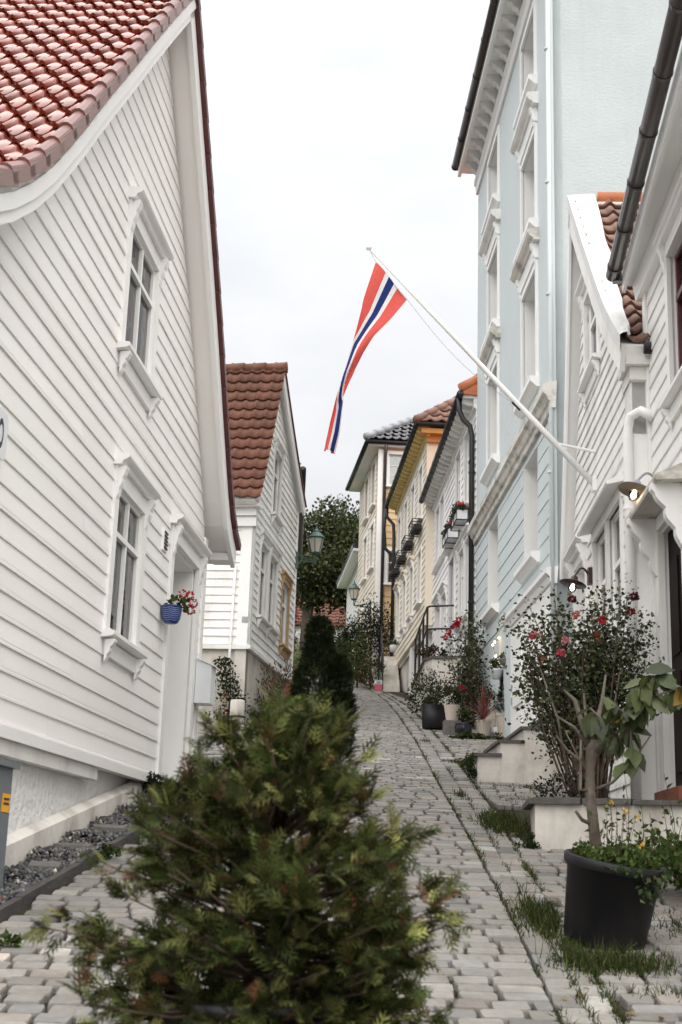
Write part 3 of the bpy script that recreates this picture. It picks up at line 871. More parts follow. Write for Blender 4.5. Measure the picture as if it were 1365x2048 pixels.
b = f2.mb(); b.box(-.53, -.42, -.02, .03, 5.0, 7.4); b.build('corner_board', 'white_b', h2)
b = f2.mb(); b.box(3.88, 4.0, -.02, .03, 5.0, 8.6); b.build('corner_board', 'white_b', h2)
b = f2.mb(); b.box(-.5, 3.95, -.22, -.03, 2.5, 5.05); b.build('foundation', 'plaster_dirty', h2)
b = s2.mb(); b.box(0.03, 6, -.22, -.03, 2.5, 5.05); b.build('foundation', 'plaster_dirty', h2)
b = s2.mb(); b.box(-.04, 6, -.02, .05, 4.98, 5.05); b.build('drip_board', 'white_worn', h2)
b = f2.mb(); b.box(-.56, 4.0, -.02, .05, 4.985, 5.045); b.build('drip_board', 'white_worn', h2)
b = f2.mb(); b.extrude([(-.5, 3), (3.95, 3), (3.95, 8.4), (1, 10.1), (-.5, 7.3)], lambda q: (q[0], -6, q[1]), lambda q: (q[0], -6.1, q[1])); b.build('back_wall', 'white_old', h2)
b = f2.mb(); b.box(3.8, 3.94, -6, -.14, 3, 8.5); b.build('back_side', 'white_old', h2)
b = s2.mb(); b.box(-.06, 6.1, .0, .16, 7.22, 7.34); b.box(-.05, 6.1, .0, .1, 7.05, 7.215); b.box(-.13, .3, .01, .3, 7.345, 7.46); b.build('eave_box', 'white_b', h2)
b = s2.mb(); b.tube([(-.14, .36, 7.46), (6, .36, 7.46)], .05, 10); b.build('gutter', 'white_worn', h2, smooth=True)
pN2 = Path([(-.92, 7.42), (-.54, 7.93), (-.32, 8.30), (.11, 9.01), (.6, 9.80), (.97, 10.42)], 1)
pF2 = Path([(4.1, 8.62), (3.57, 8.88), (2.59, 9.42), (1.51, 10.08), (.97, 10.42)], 1)
r2 = roof_strip(f2, h2, pN2, .08, -6.2, .1, 'white_worn')
roof_strip(f2, h2, pF2, .10, -6.2, .12, 'white_b', 'roof_back')
roof_strip(f2, h2, pF2, .14, .10, .2, 'white_b', 'barge_board'); roof_strip(f2, h2, Path([(q[0], q[1] + .03) for q in pF2.p], 0), .17, -6.2, .025, 'tile_maroon', 'roof_edge')
tile_slope(f2, r2, pN2, .17, 18, .205, .262, 'concrete_tile', 'tile_red', amp=.024, d0=.0)
k = -.02
while k < 5.4:
    b = f2.mb(); b.tube([(.97, .17 - k, 10.46), (.97, .17 - k - .42, 10.45)], [.105, .09], 10); b.build('ridge_tile', 'tile_red', r2, smooth=True); k += .4
# rain pipe on the side wall
pipe(s2, h2, [(.27, .05, 6.4), (.29, .05, 5.0), (.3, .04, 4.3)], .022, 'white_b', clips=[(.28, .05, 5.9), (.29, .05, 5.2)])
b = s2.mb(); b.box(.02, .12, .031, .036, 5.42, 5.52); b.build('number_plate', 'grey_metal', h2)

# third house on the left, seen edge on
f3 = Fr(-1.02, 27.2, -.03, -1, gz(27.2))
h3 = f3.root('black_roofed_house', 'white house with black tiled roof edge behind the weathered house', 'house')
wall(f3, h3, 4.2, 9.45, [(3, 0), (12, 0)], [(3, 8), (12, 8)], [], 'white_b')
LB = [(3, 0), (12, 0)]; RB = [(3, 8), (12, 8)]
boards(f3, h3.children[0], 5.6, 9.4, .15, LB, RB, [], 'white_b', bead=False)
b = f3.mb(); b.box(0, .14, -6, -.14, 4, 9.45); b.box(7.86, 8, -6, -.14, 4, 9.45); b.build('side_wall', 'white_b', h3)
b = f3.mb(); b.extrude([(.12, 9.42), (.15, 9.5), (-1.9, 11.0), (-3.5, 11.0), (-6, 9.5), (-3, 9.4)], lambda q: (-.2, q[0], q[1]), lambda q: (8.2, q[0], q[1])); b.build('roof', 'tile_black', h3)
gutter(f3, h3, (-.25, .2, 9.5), (8.2, .2, 9.5), .07, 'black_metal')
for k in range(12):
    b = f3.mb(); b.tube([(-.22 + k * .3, .12, 9.58), (-.22 + k * .3, -.9, 10.34)], .07, 8); b.build('roof_roll', 'tile_black', h3, smooth=True)

# ================================================================== NEAREST HOUSE ON THE RIGHT
g1 = Fr(2.75, 11.3, .0471, 1, gz(11.3))
k1 = g1.root('corner_house', 'white board house with brown gutter and dark open doorway at the right edge', 'house')
LR = [(1, -5.5), (12, -5.5)]; RR = [(1, .42), (12, .42)]
DR = (-.95, .0, 2.2, 4.38); WR = (-1.75, -.72, 5.35, 6.62)
wr = wall(g1, k1, 2.1, 7.0, LR, RR, [DR, WR], 'white_b')
cR = window(g1, k1, *WR, m='trim', sash_m='maroon_paint', casing=.11, hood=(.12, .03, 'trim'), curtain='half', label='window with dark red painted sash')
boards(g1, wr, 2.12, 6.95, .16, LR, RR, [cR, (-1.1, .15, 2, 4.6), (.28, .5, 2, 12)], 'white_b', th=.02)
b = g1.mb(); b.box(.29, .42, -.02, .036, 1.7, 6.98); b.box(.38, .425, -.3, -.021, 1.7, 6.98); b.build('corner_board', 'trim', k1)
d = g1.mb(); d.box(-.01 - .0, .14, -.02, .04, 2.1, 4.40); d.box(-1.1, -.95, -.02, .04, 2.1, 4.4); d.box(-1.1, .14, -.02, .042, 4.401, 4.52); dr = d.build('doorway', 'trim', k1)
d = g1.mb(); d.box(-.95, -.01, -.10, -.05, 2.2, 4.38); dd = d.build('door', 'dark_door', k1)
for zz in (2.35, 3.3):
    for ss in (-.85, -.42): d = g1.mb(); d.box(ss, ss + .32, -.049, -.035, zz, zz + .8); d.build('panel', 'dark_door', dd)
d = g1.mb(); d.box(-.97, .02, -.3, .12, 2.08, 2.2); d.build('threshold', 'brick', k1)
d = g1.mb()
pr = [(0, 0), (.26, -.02), (.27, .0), (.27, .03), (-.02, .16), (-.02, 0)]
d.extrude(pr, lambda q: (-1.2, q[0], 4.53 + q[1]), lambda q: (.24, q[0], 4.53 + q[1])); cn = d.build('canopy', 'trim_dirty', dr)
for x in (.075, -1.03): bracket(g1, dr, x, .1, 4.52, .5, .24, 'trim', .041)
b = g1.mb(); b.box(-5.5, .42, -.3, -.03, 1.0, 2.1); b.build('foundation', 'plaster', k1)
# eave: soffit, fascia and the brown gutter (runs slightly off parallel)
b = g1.mb()
b.hexa(((-5.5, .45, 6.92), (.55, .16, 6.92), (.55, -.3, 6.92), (-5.5, -.3, 6.92)), ((-5.5, .45, 7.0), (.55, .16, 7.0), (.55, -.3, 7.0), (-5.5, -.3, 7.0))); b.build('soffit', 'trim', k1)
b = g1.mb()
b.hexa(((-5.5, .48, 6.86), (.57, .19, 6.86), (.57, .161, 6.86), (-5.5, .451, 6.86)), ((-5.5, .48, 7.06), (.57, .19, 7.06), (.57, .161, 7.06), (-5.5, .451, 7.06))); b.build('fascia', 'trim', k1)
b = g1.mb()
b.hexa(((-5.5, .10, 6.74), (.5, .08, 6.74), (.5, -.02, 6.74), (-5.5, -.02, 6.74)), ((-5.5, .14, 6.918), (.5, .11, 6.918), (.5, -.02, 6.918), (-5.5, -.02, 6.918))); b.build('frieze', 'trim', k1)
gutter(g1, k1, (-5.5, .57, 7.05), (.6, .27, 7.05), .068, 'gutter_brown', joints=.8)
b = g1.mb(); b.box(.56, .64, .0, .27, 6.98, 7.05); b.build('gutter_end', 'gutter_brown', k1)
b = g1.mb(); b.extrude([(.5, 7.06), (.2, 7.12), (-2.4, 9.6), (-6, 7.0), (-6, 6.9), (.3, 6.95)], lambda q: (-5.6, q[0] - .1, q[1] + .02), lambda q: (.35, q[0] - .38, q[1] + .02)); b.build('roof', 'tile_brown', k1)
b = g1.mb(); b.box(-5.5, -5.36, -6, -.15, 1, 7); b.build('side_wall', 'white_b', k1)
b = g1.mb(); b.box(.27, .41, -6, -.15, 1, 6.98); b.build('side_wall', 'white_b', k1)
# small flag holder and lamp bracket on the wall

# ================================================================== GABLED WHITE HOUSE WITH THE FLAGPOLE
g2 = Fr(2.68, 12.5, .0436, 1, gz(12.5))
k2 = g2.root('gabled_white_house', 'narrow white gabled house carrying the flagpole, brown pantiles and white metal verge', 'house')
LG = [(1.5, -.72), (6.25, -.72), (6.35, -.6), (6.62, -.2), (6.93, .2), (7.28, .5), (7.78, 1.0), (8.5, 1.72), (9.1, 2.24)]
RG = [(1.5, 3.62), (5.05, 3.62), (6.17, 3.17), (7.72, 2.56), (8.41, 2.36), (9.1, 2.28)]
UG = (1.2, 2.15, 6.95, 7.95); GW = [(.0, .82, 3.75, 5.02), (.92, 1.78, 3.75, 5.02)]; DG = (2.42, 3.3, 3.1, 5.02); SG = (2.35, 2.6, 6.35, 6.75)
wg = wall(g2, k2, 2.0, 9.1, LG, RG, [UG, DG] + GW, 'white_b')
cg = [window(g2, k2, *UG, m='white_b', casing=.1, hood=(.12, .03, 'white_b'), curtain='full', label='gable window above the flagpole')]
for q in GW: cg.append(window(g2, k2, *q, m='white_b', casing=.07, hood=None, sill=True, curtain='half', transom=.6))
cg.append((-.1, 1.9, 3.6, 5.3))
boards(g2, wg, 2.05, 9.08, .145, LG, RG, cg + [(2.3, 3.45, 2, 5.25), (-.8, -.42, 2, 12)], 'white_old', th=.02)
b = g2.mb(); b.hexa(((-.15, .0, 5.16), (1.95, .0, 5.16), (1.95, .17, 5.12), (-.15, .17, 5.12)), ((-.15, .0, 5.25), (1.95, .0, 5.25), (1.95, .18, 5.14), (-.15, .18, 5.14))); hd = b.build('window_hood', 'white_b', k2)
b = g2.mb(); b.box(-.1, 1.9, -.02, .03, 5.02, 5.155); b.build('lintel', 'white_b', hd)
b = g2.mb(); b.box(-.78, -.45, -.02, .03, 1.8, 6.05); b.box(-.82, -.775, -.4, .034, 1.8, 6.05); b.build('corner_board', 'white_b', k2)
b = g2.mb(); b.box(-.88, -.46, -.3, .06, 5.9, 6.02); b.box(-.95, -.5, -.3, .10, 6.025, 6.11); b.box(-.82, -.5, -.3, .045, 5.4, 5.895); b.build('eave_box', 'white_worn', k2)
d = g2.mb(); d.box(2.3, 2.42, -.02, .035, 2.9, 5.03); d.box(3.3, 3.42, -.02, .035, 2.9, 5.03); d.box(2.3, 3.42, -.02, .037, 5.031, 5.14); dg = d.build('doorway', 'white_b', k2)
d = g2.mb(); d.box(2.42, 3.3, -.4, -.35, 3.1, 5.02); dd = d.build('door', 'trim', k2)
d = g2.mb(); d.box(2.52, 3.2, -.35, -.335, 3.3, 4.0); d.build('panel', 'trim', dd); d = g2.mb(); d.box(2.52, 3.2, -.35, -.335, 4.15, 4.85); d.build('panel', 'trim', dd)
d = g2.mb(); d.box(2.42, 2.44, -.35, -.02, 3.1, 5.02); d.box(3.28, 3.3, -.35, -.02, 3.1, 5.02); d.box(2.44, 3.28, -.35, -.02, 5.0, 5.02); d.build('reveal', 'trim', dg)
pr = [(0, 0), (.08, 0), (.09, .03), (.13, .045), (.15, .06), (.15, .085), (-.02, .13), (-.02, 0)]
d = g2.mb(); d.extrude(pr, lambda q: (2.26, q[0], 5.142 + q[1]), lambda q: (3.46, q[0], 5.142 + q[1])); d.build('cornice', 'white_b', dg)
for x in (2.36, 3.36): bracket(g2, dg, x, .08, 5.14, .3, .1, 'white_b', .036)
b = g2.mb(); b.box(-.72, 3.6, -.3, -.03, 1.2, 2.0); b.build('foundation', 'plaster', k2)
pN3 = Path([(-1.0, 6.18), (-.85, 6.28), (-.39, 6.62), (.19, 7.12), (.82, 7.74), (1.53, 8.43), (2.5, 9.42)], 1)
pF3 = Path([(3.82, 5.05), (3.6, 5.6), (3.2, 6.75), (2.8, 8.25), (2.5, 9.42)], 1)
r3 = roof_strip(g2, k2, pN3, .10, -6, .1, 'white_b'); roof_strip(g2, k2, pF3, .12, -6, .12, 'trim', 'roof_back')
roof_strip(g2, k2, pN3, .15, .101, .24, 'white_old', 'barge_board'); roof_strip(g2, k2, pF3, .15, .121, .16, 'trim', 'barge_board')
tile_slope(g2, r3, pN3, .10, 9, .21, .30, 'pantile', 'tile_brown', amp=.036, d0=.06)
P2 = Path([(q[0] - .02, q[1] + .09) for q in pN3.p], 0)
b = g2.mb(); ids = []
for k, (s, z) in enumerate(P2.p):
    t = k / (len(P2.p) - 1); wd = .10 - .27 * t - .012 * math.sin(k * 2.3)
    ids.append([b.p(s, .165, z - .16), b.p(s, .165, z + .01), b.p(s, .5 * (.165 + wd), z + .03 + .008 * math.sin(k * 1.7)), b.p(s, wd, z + .035 + .012 * math.sin(k * 2.9)), b.p(s, wd - .01, z + .0)])
for a, c in zip(ids, ids[1:]):
    for j in range(4): b.face((a[j], c[j], c[j + 1], a[j + 1]))
b.build('metal_verge', 'verge_metal', r3)
b = g2.mb(); b.tube([(2.5, -.2, 9.47), (2.5, -5.9, 9.47)], .1, 10); b.build('ridge', 'tile_orange', k2, smooth=True)
b = g2.mb(); b.tube([(-1.02, -.05, 6.15), (-1.02, -4, 6.15)], .055, 10); b.build('gutter', 'iron', k2, smooth=True)
pipe(g2, k2, [(-1.0, -.12, 5.5), (-.94, -.02, 5.58), (-.86, .06, 5.55), (-.84, .085, 5.42), (-.82, .085, 1.9)], .045, 'white_b', clips=[(-.83, .085, 4.7), (-.825, .085, 3.3)])
b = g2.mb(); b.box(3.45, 3.6, -6, -.15, 1.5, 5.4); b.build('side_wall', 'white_b', k2)
b = g2.mb(); b.box(-.72, -.58, -6, -.15, 1.5, 6.2); b.build('side_wall', 'white_b', k2)
b = g2.mb(); b.extrude([(-.72, 1.5), (3.6, 1.5), (3.6, 5.1), (2.3, 9.2), (-.7, 6.2)], lambda q: (q[0], -5.8, q[1]), lambda q: (q[0], -5.95, q[1])); b.build('back_wall', 'white_b', k2)

# ================================================================== TALL PALE BLUE BUILDING
g3 = Fr(2.66, 16.3, -.0295, 1, gz(16.3))
k3 = g3.root('pale_blue_building', 'tall pale blue plastered building with white hooded windows and bracketed cornice', 'building')
LC = [(1, 0), (20, 0)]; RC = [(1, 7.42), (20, 7.42)]
rows = [(5.66, 7.16), (8.1, 9.72), (10.45, 11.85), (12.72, 13.92)]
holes = [(a, b_, z0, z1) for z0, z1 in rows for a, b_ in ((1.2, 2.32), (4.78, 5.92))]
wc = wall(g3, k3, 2.0, 14.5, LC, RC, holes, 'blue')
for i, (a, b_, z0, z1) in enumerate(holes):
    fl = i // 2
    w = window(g3, k3, a, b_, z0, z1, m='trim', casing=.10 if fl else 0, depth=.30, sash=.06, hood=None, sill=False, curtain='side', cas_n=.03, transom=.62)
    wo = [o for o in k3.children if o.name.startswith('window')][-1]
    g = g3.mb(); g.box(a, a + .012, -.3, -.021 if fl else 0, z0, z1); g.box(b_ - .012, b_, -.3, -.021 if fl else 0, z0, z1); g.box(a + .012, b_ - .012, -.3, -.021 if fl else 0, z1 - .012, z1); g.box(a + .012, b_ - .012, -.3, -.021, z0 - .02, z0); g.build('reveal', 'trim', wo)
    g = g3.mb(); pr = [(-.25, 0), (.13, -.02), (.13, -.09), (.09, -.12), (.05, -.16), (-.02, -.17)]
    g.extrude(pr, lambda q: (a - .14, q[0], z0 + q[1]), lambda q: (b_ + .14, q[0], z0 + q[1])); g.build('sill', 'trim', wo)
    for zz in (.2, .52, .62, .9):
        g = g3.mb(); g.box(b_ - .03, b_ - .0125, -.27, -.235, z0 + (z1 - z0) * zz, z0 + (z1 - z0) * zz + .07); g.build('hinge', 'iron', wo)
    if fl in (1, 2):
        g = g3.mb(); z = z1 + .12; g.box(a - .12, b_ + .12, -.02, .05, z - .005, z + .22); g.build('frieze', 'trim', wo)
        g = g3.mb(); pr = [(0, 0), (.08, .0), (.09, .03), (.14, .06), (.17, .1), (.17, .16), (.15, .17), (-.02, .19)]
        g.extrude(pr, lambda q: (a - .22, q[0], z + .222 + q[1]), lambda q: (b_ + .22, q[0], z + .222 + q[1])); g.build('hood', 'trim_dirty' if fl == 1 else 'white_old', wo)
        for x in (a - .06, b_ + .06): bracket(g3, wo, x, .08, z + .22, .3, .08, 'trim', .03)
boards(g3, wc, 5.22, 7.2, .236, [(1, .34), (20, .34)], RC, [(h[0], h[1], h[2], h[3] + .2) for h in holes[:2]], 'blue', th=.014, bead=False, name='plank')
b = g3.mb(); b.box(-.01, .30, -.02, .03, 5.2, 14.4); b.build('corner_pilaster', 'blue', k3)
b = g3.mb(); pr = [(0, 0), (.05, 0), (.06, .08), (.09, .1), (.12, .17), (.16, .2), (.16, .3), (.13, .33), (-.02, .36)]
b.extrude(pr, lambda q: (-.06, q[0], 7.24 + q[1]), lambda q: (7.5, q[0], 7.24 + q[1])); b.build('storey_cornice', 'trim_dirty', k3)
b = g3.mb(); pr = [(0, 0), (.08, .02), (.1, .1), (.14, .13), (.14, .19), (-.02, .22)]
b.extrude(pr, lambda q: (-.04, q[0], 4.98 + q[1]), lambda q: (3.2, q[0], 4.98 + q[1])); b.build('portal_cornice', 'trim', k3)
b = g3.mb(); b.box(.0, 3.18, -.02, .06, 2.2, 4.975); pt = b.build('portal', 'trim', k3)
for x0 in (.25, 1.2, 2.15):
    for z0, z1 in ((2.9, 3.65), (3.8, 4.75)):
        b = g3.mb(); b.box(x0, x0 + .75, .061, .08, z0, z1); b.build('panel', 'white_b', pt)
for zz in (3.86, 4.04): b = g3.mb(); b.box(2.98, 3.06, .061, .075, zz, zz + .1); b.build('name_plate', 'grey_metal', pt)
# top cornice with brackets and gutter
b = g3.mb(); pr = [(0, 0), (.04, 0), (.05, .16), (.08, .2), (.08, .28), (-.02, .28)]
b.extrude(pr, lambda q: (-.1, q[0], 14.16 + q[1]), lambda q: (7.46, q[0], 14.16 + q[1])); b.build('frieze', 'trim', k3)
b = g3.mb(); b.box(-.1, 7.6, -.02, .36, 14.68, 14.78); b.box(-.1, 7.6, .32, .38, 14.6, 14.79); b.build('cornice', 'trim', k3)
x = .05
while x < 7.5:
    bracket(g3, k3, x, .13, 14.679, .24, .27, 'trim', .04, name='cornice_bracket'); x += .42
gutter(g3, k3, (-.1, .42, 14.84), (7.62, .42, 14.84), .075, 'gutter_brown', joints=1.05)
sb = Sub(g3, 0.0)
wb_ = wall(sb, k3, 1.5, 17.5, [(1, .0), (20, .0)], [(1, 9.5), (20, 9.5)], [], 'blue_rough', name='gable_wall')
b = g3.mb(); b.extrude([(.4, 14.8), (-4.7, 18.5), (-9.6, 14.8), (-9.6, 14.6), (.4, 14.7)], lambda q: (.1, q[0], q[1]), lambda q: (7.4, q[0], q[1])); b.build('roof', 'tile_black', k3)
b = g3.mb(); b.box(7.28, 7.42, -9.5, -.15, 1.5, 17); b.box(.0, 7.4, -9.64, -9.5, 1.5, 14.6); b.build('back_wall', 'blue_rough', k3)
pipe(g3, k3, [(-.02, .05, 14.4), (-.02, .05, 2.5)], .03, 'blue', clips=[(-.02, .07, z) for z in (12.4, 10.4, 8.8, 6.4)])

# ================================================================== WHITE HOUSE WITH BLACK GUTTER
def eave(fr, root, s0, s1, z, ov, m, mg, step, mod=True):
    b = fr.mb(); b.box(s0, s1, -.02, ov, z, z + .06); b.build('soffit', m, root)
    b = fr.mb(); b.box(s0, s1, -.02, .06, z - .18, z - .002); b.build('frieze', m, root)
    x = s0 + step * .5
    while x < s1:
        b = fr.mb(); pr = [(0, 0), (ov * .85, 0), (ov * .8, -.05), (ov * .35, -.1), (0, -.11)]
        b.extrude(pr, lambda q: (x - .05, .06 + q[0], z - .002 + q[1]), lambda q: (x + .05, .06 + q[0], z - .002 + q[1])); b.build('bracket', m, root); x += step
    gutter(fr, root, (s0 - .05, ov + .05, z + .07), (s1 + .05, ov + .05, z + .07), .065, mg, joints=.6)
g4 = Fr(2.44, 23.7, -.0295, 1, gz(23.7))
k4 = g4.root('white_brackets_house', 'white house with black gutter, blue door and red flower boxes, past the pale blue building', 'house')
LD = [(1, .02), (20, .02)]; RD = [(1, 7.6), (20, 7.6)]
h4 = [(.75, 1.65, 8.25, 9.75), (2.25, 3.05, 8.25, 9.75), (5.2, 6.0, 8.25, 9.65), (6.15, 6.95, 8.25, 9.65), (.6, 1.4, 6.15, 7.6), (1.6, 2.4, 6.15, 7.6), (4.6, 5.5, 5.95, 7.35), (5.8, 6.8, 5.95, 7.35)]
D4 = (3.1, 3.95, 5.35, 7.75)
w4 = wall(g4, k4, 4.0, 10.05, LD, RD, h4 + [D4], 'white_b')
c4 = [window(g4, k4, *q, m='white_b', casing=.07, hood=(.12, .04, 'white_b') if i > 3 else None, curtain='half') for i, q in enumerate(h4)]
boards(g4, w4, 5.0, 10.0, .15, LD, RD, c4 + [(2.98, 4.08, 4, 8)], 'white_b', bead=False)
d = g4.mb(); d.box(3.1, 3.95, -.2, -.15, 5.35, 7.75); d.build('door', 'blue_door', k4, ); k4.children[-1]['label'] = 'deep blue pointed door'
d = g4.mb(); d.box(2.98, 3.1, -.02, .05, 5.2, 7.75); d.box(3.95, 4.08, -.02, .05, 5.2, 7.75); d.box(2.98, 4.08, -.02, .052, 7.751, 7.95); d.box(2.9, 4.16, .0, .2, 7.96, 8.1); d.build('doorway', 'white_b', k4)
eave(g4, k4, .05, 7.55, 10.02, .26, 'white_worn', 'black_metal', .31)
b = g4.mb(); b.box(.0, 7.6, -.3, -.02, 3.2, 4.0); b.build('foundation', 'plaster', k4)
b = g4.mb(); b.extrude([(.3, 10.1), (-3, 12.2), (-6, 10), (-6, 9.9), (.3, 10.08)], lambda q: (.0, q[0], q[1]), lambda q: (7.6, q[0], q[1])); rf = b.build('roof', 'tile_orange', k4)
for k in range(4):
    b = g4.mb(); b.tube([(.12 + k * .03, .28 - k * .33, 10.2 + k * .22), (.12 + k * .03, -.06 - k * .33, 10.42 + k * .22)], [.13, .11], 10); b.build('verge_tile', 'tile_orange', rf, smooth=True)
pipe(g4, k4, [(.15, .31, 10.05), (.15, .31, 9.8), (.12, .24, 9.62), (.1, .12, 9.5), (.08, .08, 9.3), (.08, .08, 4.2)], .05, 'black_metal', clips=[(.08, .08, z) for z in (8.6, 7.4, 6.2)])
for k, (s0, z0) in enumerate(((.85, 7.92), (2.3, 7.92))):       # flower boxes in iron cradles
    r = thing('flower_box', ('upper iron flower box with red geraniums beside the black pipe', 'second iron flower box, with trailing grey-green leaves')[k], 'flower box', g4.world(s0 + .4, .0, z0), g4.rz, 'flower boxes on the white house')
    b = MB()
    b.box(-.42, .42, .06, .25, .0, .17); b.build('box', 'pot_white', r)
    b = MB()
    for x in (-.44, 0, .44): b.tube([(x, 0, .2), (x, .27, .2), (x, .27, -.02), (x, .0, -.02)], .012, 6)
    for z in (.2, -.02): b.tube([(-.44, .27, z), (.44, .27, z)], .012, 6)
    b.build('cradle', 'iron', r)

# ================================================================== YELLOW HOUSE
g5 = Fr(2.049, 31.3, -.055, 1, gz(31.3))
k5 = g5.root('yellow_house', 'cream yellow board house with ochre bracketed eaves and brown hipped roof', 'house')
LE = [(1, 0), (20, 0)]; RE = [(1, 7.3), (20, 7.3)]
h5 = [(s, s + .72, 9.95, 11.3) for s in (.9, 2.6, 4.3, 6.0)] + [(s, s + .72, 7.85, 9.15) for s in (.9, 2.6, 4.3, 5.9)]
w5 = wall(g5, k5, 7.1, 11.85, LE, RE, h5, 'cream')
c5 = [window(g5, k5, *q, m='white_b', casing=.08, hood=(.14, .05, 'cream') if i > 4 else None, curtain='half') for i, q in enumerate(h5)]
boards(g5, w5, 7.12, 11.8, .16, [(1, .12), (20, .12)], [(1, 7.2), (20, 7.2)], c5, 'cream', bead=False)
s5 = Sub(g5, 0)
sw5 = wall(s5, k5, 7.1, 11.85, [(1, 0), (20, 0)], [(1, 6), (20, 6)], [], 'cream', name='side_wall')
b = s5.mb(); b.box(-.03, .45, -.02, .03, 7.1, 11.6); b.build('corner_board', 'cream', k5)
b = s5.mb(); b.box(.5, .75, .0, .03, 10.6, 11.5); b.build('shutter', 'grey_metal', k5)
boards(s5, sw5, 7.12, 11.6, .16, [(1, .46), (20, .46)], [(1, 5.9), (20, 5.9)], [], 'tan', bead=False)
b = s5.mb(); b.box(-.2, 6, .0, .28, 11.72, 11.84); b.box(-.05, 6, .0, .12, 11.55, 11.715); b.build('side_eave', 'orange_wood', k5)
eave(g5, k5, -.2, 7.4, 11.86, .27, 'ochre', 'black_metal', .34)
gutter(s5, k5, (-.3, .32, 11.93), (6, .32, 11.93), .06, 'black_metal')
for s in (.5, 3.0):
    b = g5.mb(); b.box(s, s + .5, -.3, -.02, 4.8, 7.1); b.build('pillar', 'white_b', k5)
b = g5.mb(); b.box(.0, 7.3, -3.5, -3.2, 4.8, 7.1); b.build('cellar_wall', 'plaster', k5)
b = g5.mb(); b.box(3.6, 7.3, -3.2, -.1, 4.8, 7.09); b.build('foundation', 'plaster', k5)
b = g5.mb(); b.box(.0, 7.3, -3.2, -.05, 7.0, 7.095); b.build('floor_beam', 'plaster', k5)
# hipped roof, the near slope tiled piece by piece
zE, zT = 11.95, 14.6
b = g5.mb()
e0 = [(-.34, .34, zE), (7.6, .34, zE), (7.6, -6.2, zE), (-.34, -6.2, zE)]; t0 = [(2.6, -2.9, zT), (5, -2.9, zT)]
i = [b.p(*q) for q in e0]; j = [b.p(*q) for q in t0]
b.face((i[0], i[1], j[1], j[0])); b.face((i[1], i[2], j[1])); b.face((i[2], i[3], j[0], j[1])); b.face((i[3], i[0], j[0])); b.face((i[3], i[2], i[1], i[0]))
rf5 = b.build('roof', 'tile_brown', k5)
def hip_tiles(fr, parent, s_e, n_a, n_b, zE, s_t, n_t, zT, W_, E_, key, m):
    """tile the triangular near slope: eave at s_e from n_a (street) to n_b, apex at (s_t, n_t, zT)"""
    me = tile_mesh(key, W_, E_ + .06, .035, m)
    L = math.hypot(s_t - s_e, zT - zE); rows_ = int(L / E_)
    V = Vector((s_t - s_e, 0, zT - zE)).normalized()
    for r_ in range(rows_):
        t = r_ * E_ / L
        s, z = s_e + (s_t - s_e) * t, zE + (zT - zE) * t
        a, b_ = n_a + (n_t - n_a) * t, n_b + (n_t - n_b) * t
        n = a - .05
        while n > b_ + W_:
            Ul = Vector((0, -fr.side, 0)); o = Vector(fr.T(s, n, z))
            if Ul.cross(V).z < 0: o = Vector(fr.T(s, n - W_, z)); Ul = -Ul
            put_tile('tile', me, parent, o + Ul.cross(V) * .03, Ul, V); n -= W_
hip_tiles(g5, rf5, -.34, .34, -6.2, zE, 2.6, -2.9, zT, .28, .33, 'brown_pantile', 'tile_brown')
for k in range(12):
    t = k / 12; t2 = (k + 1.1) / 12
    P = lambda t: (-.34 + 2.94 * t, .34 - 3.24 * t, zE + .06 + (zT - zE) * t)
    b = g5.mb(); b.tube([P(t), P(t2)], [.11, .09], 8); b.build('hip_tile', 'tile_brown', rf5, smooth=True)
b = g5.mb(); b.box(1.5, 2.1, -2.4, -1.8, 13.0, 14.1); ch = b.build('chimney', 'brick', rf5)
b = g5.mb(); b.box(1.42, 2.18, -2.48, -1.72, 14.1, 14.22); b.build('chimney_cap', 'black_metal', k5)
pipe(g5, k5, [(7.35, .3, 11.9), (7.35, .3, 11.6), (7.3, .1, 11.35), (7.3, .08, 11.0), (7.3, .08, 6.6)], .05, 'black_metal')
pipe(g5, k5, [(7.5, .33, 11.9), (7.62, .35, 11.3), (7.6, .3, 10.7), (7.6, -.2, 10.2), (7.62, -.5, 9.6)], .05, 'black_metal')
for k, (s0, z0) in enumerate(((1.2, 9.62), (2.95, 9.62), (4.65, 9.62), (6.3, 9.62))):
    r = thing('window_basket', ('nearest black iron window basket on the yellow house', 'second black iron window basket on the yellow house', 'third black iron window basket on the yellow house', 'farthest black iron window basket on the yellow house')[k], 'window basket', g5.world(s0, .0, z0), g5.rz, 'iron baskets on the yellow house')
    b = MB()
    for x in (-.42, -.14, .14, .42): b.tube([(x, 0, .24), (x, .26, .24), (x, .26, .0), (x, .0, .0)], .014, 6)
    for z in (.24, .0): b.tube([(-.42, .26, z), (.42, .26, z)], .014, 6)
    b.build('basket', 'iron', r)
    b = MB(); b.box(-.38, .38, .04, .22, .015, .12); b.build('trough', 'iron', r)
for o in []: pass

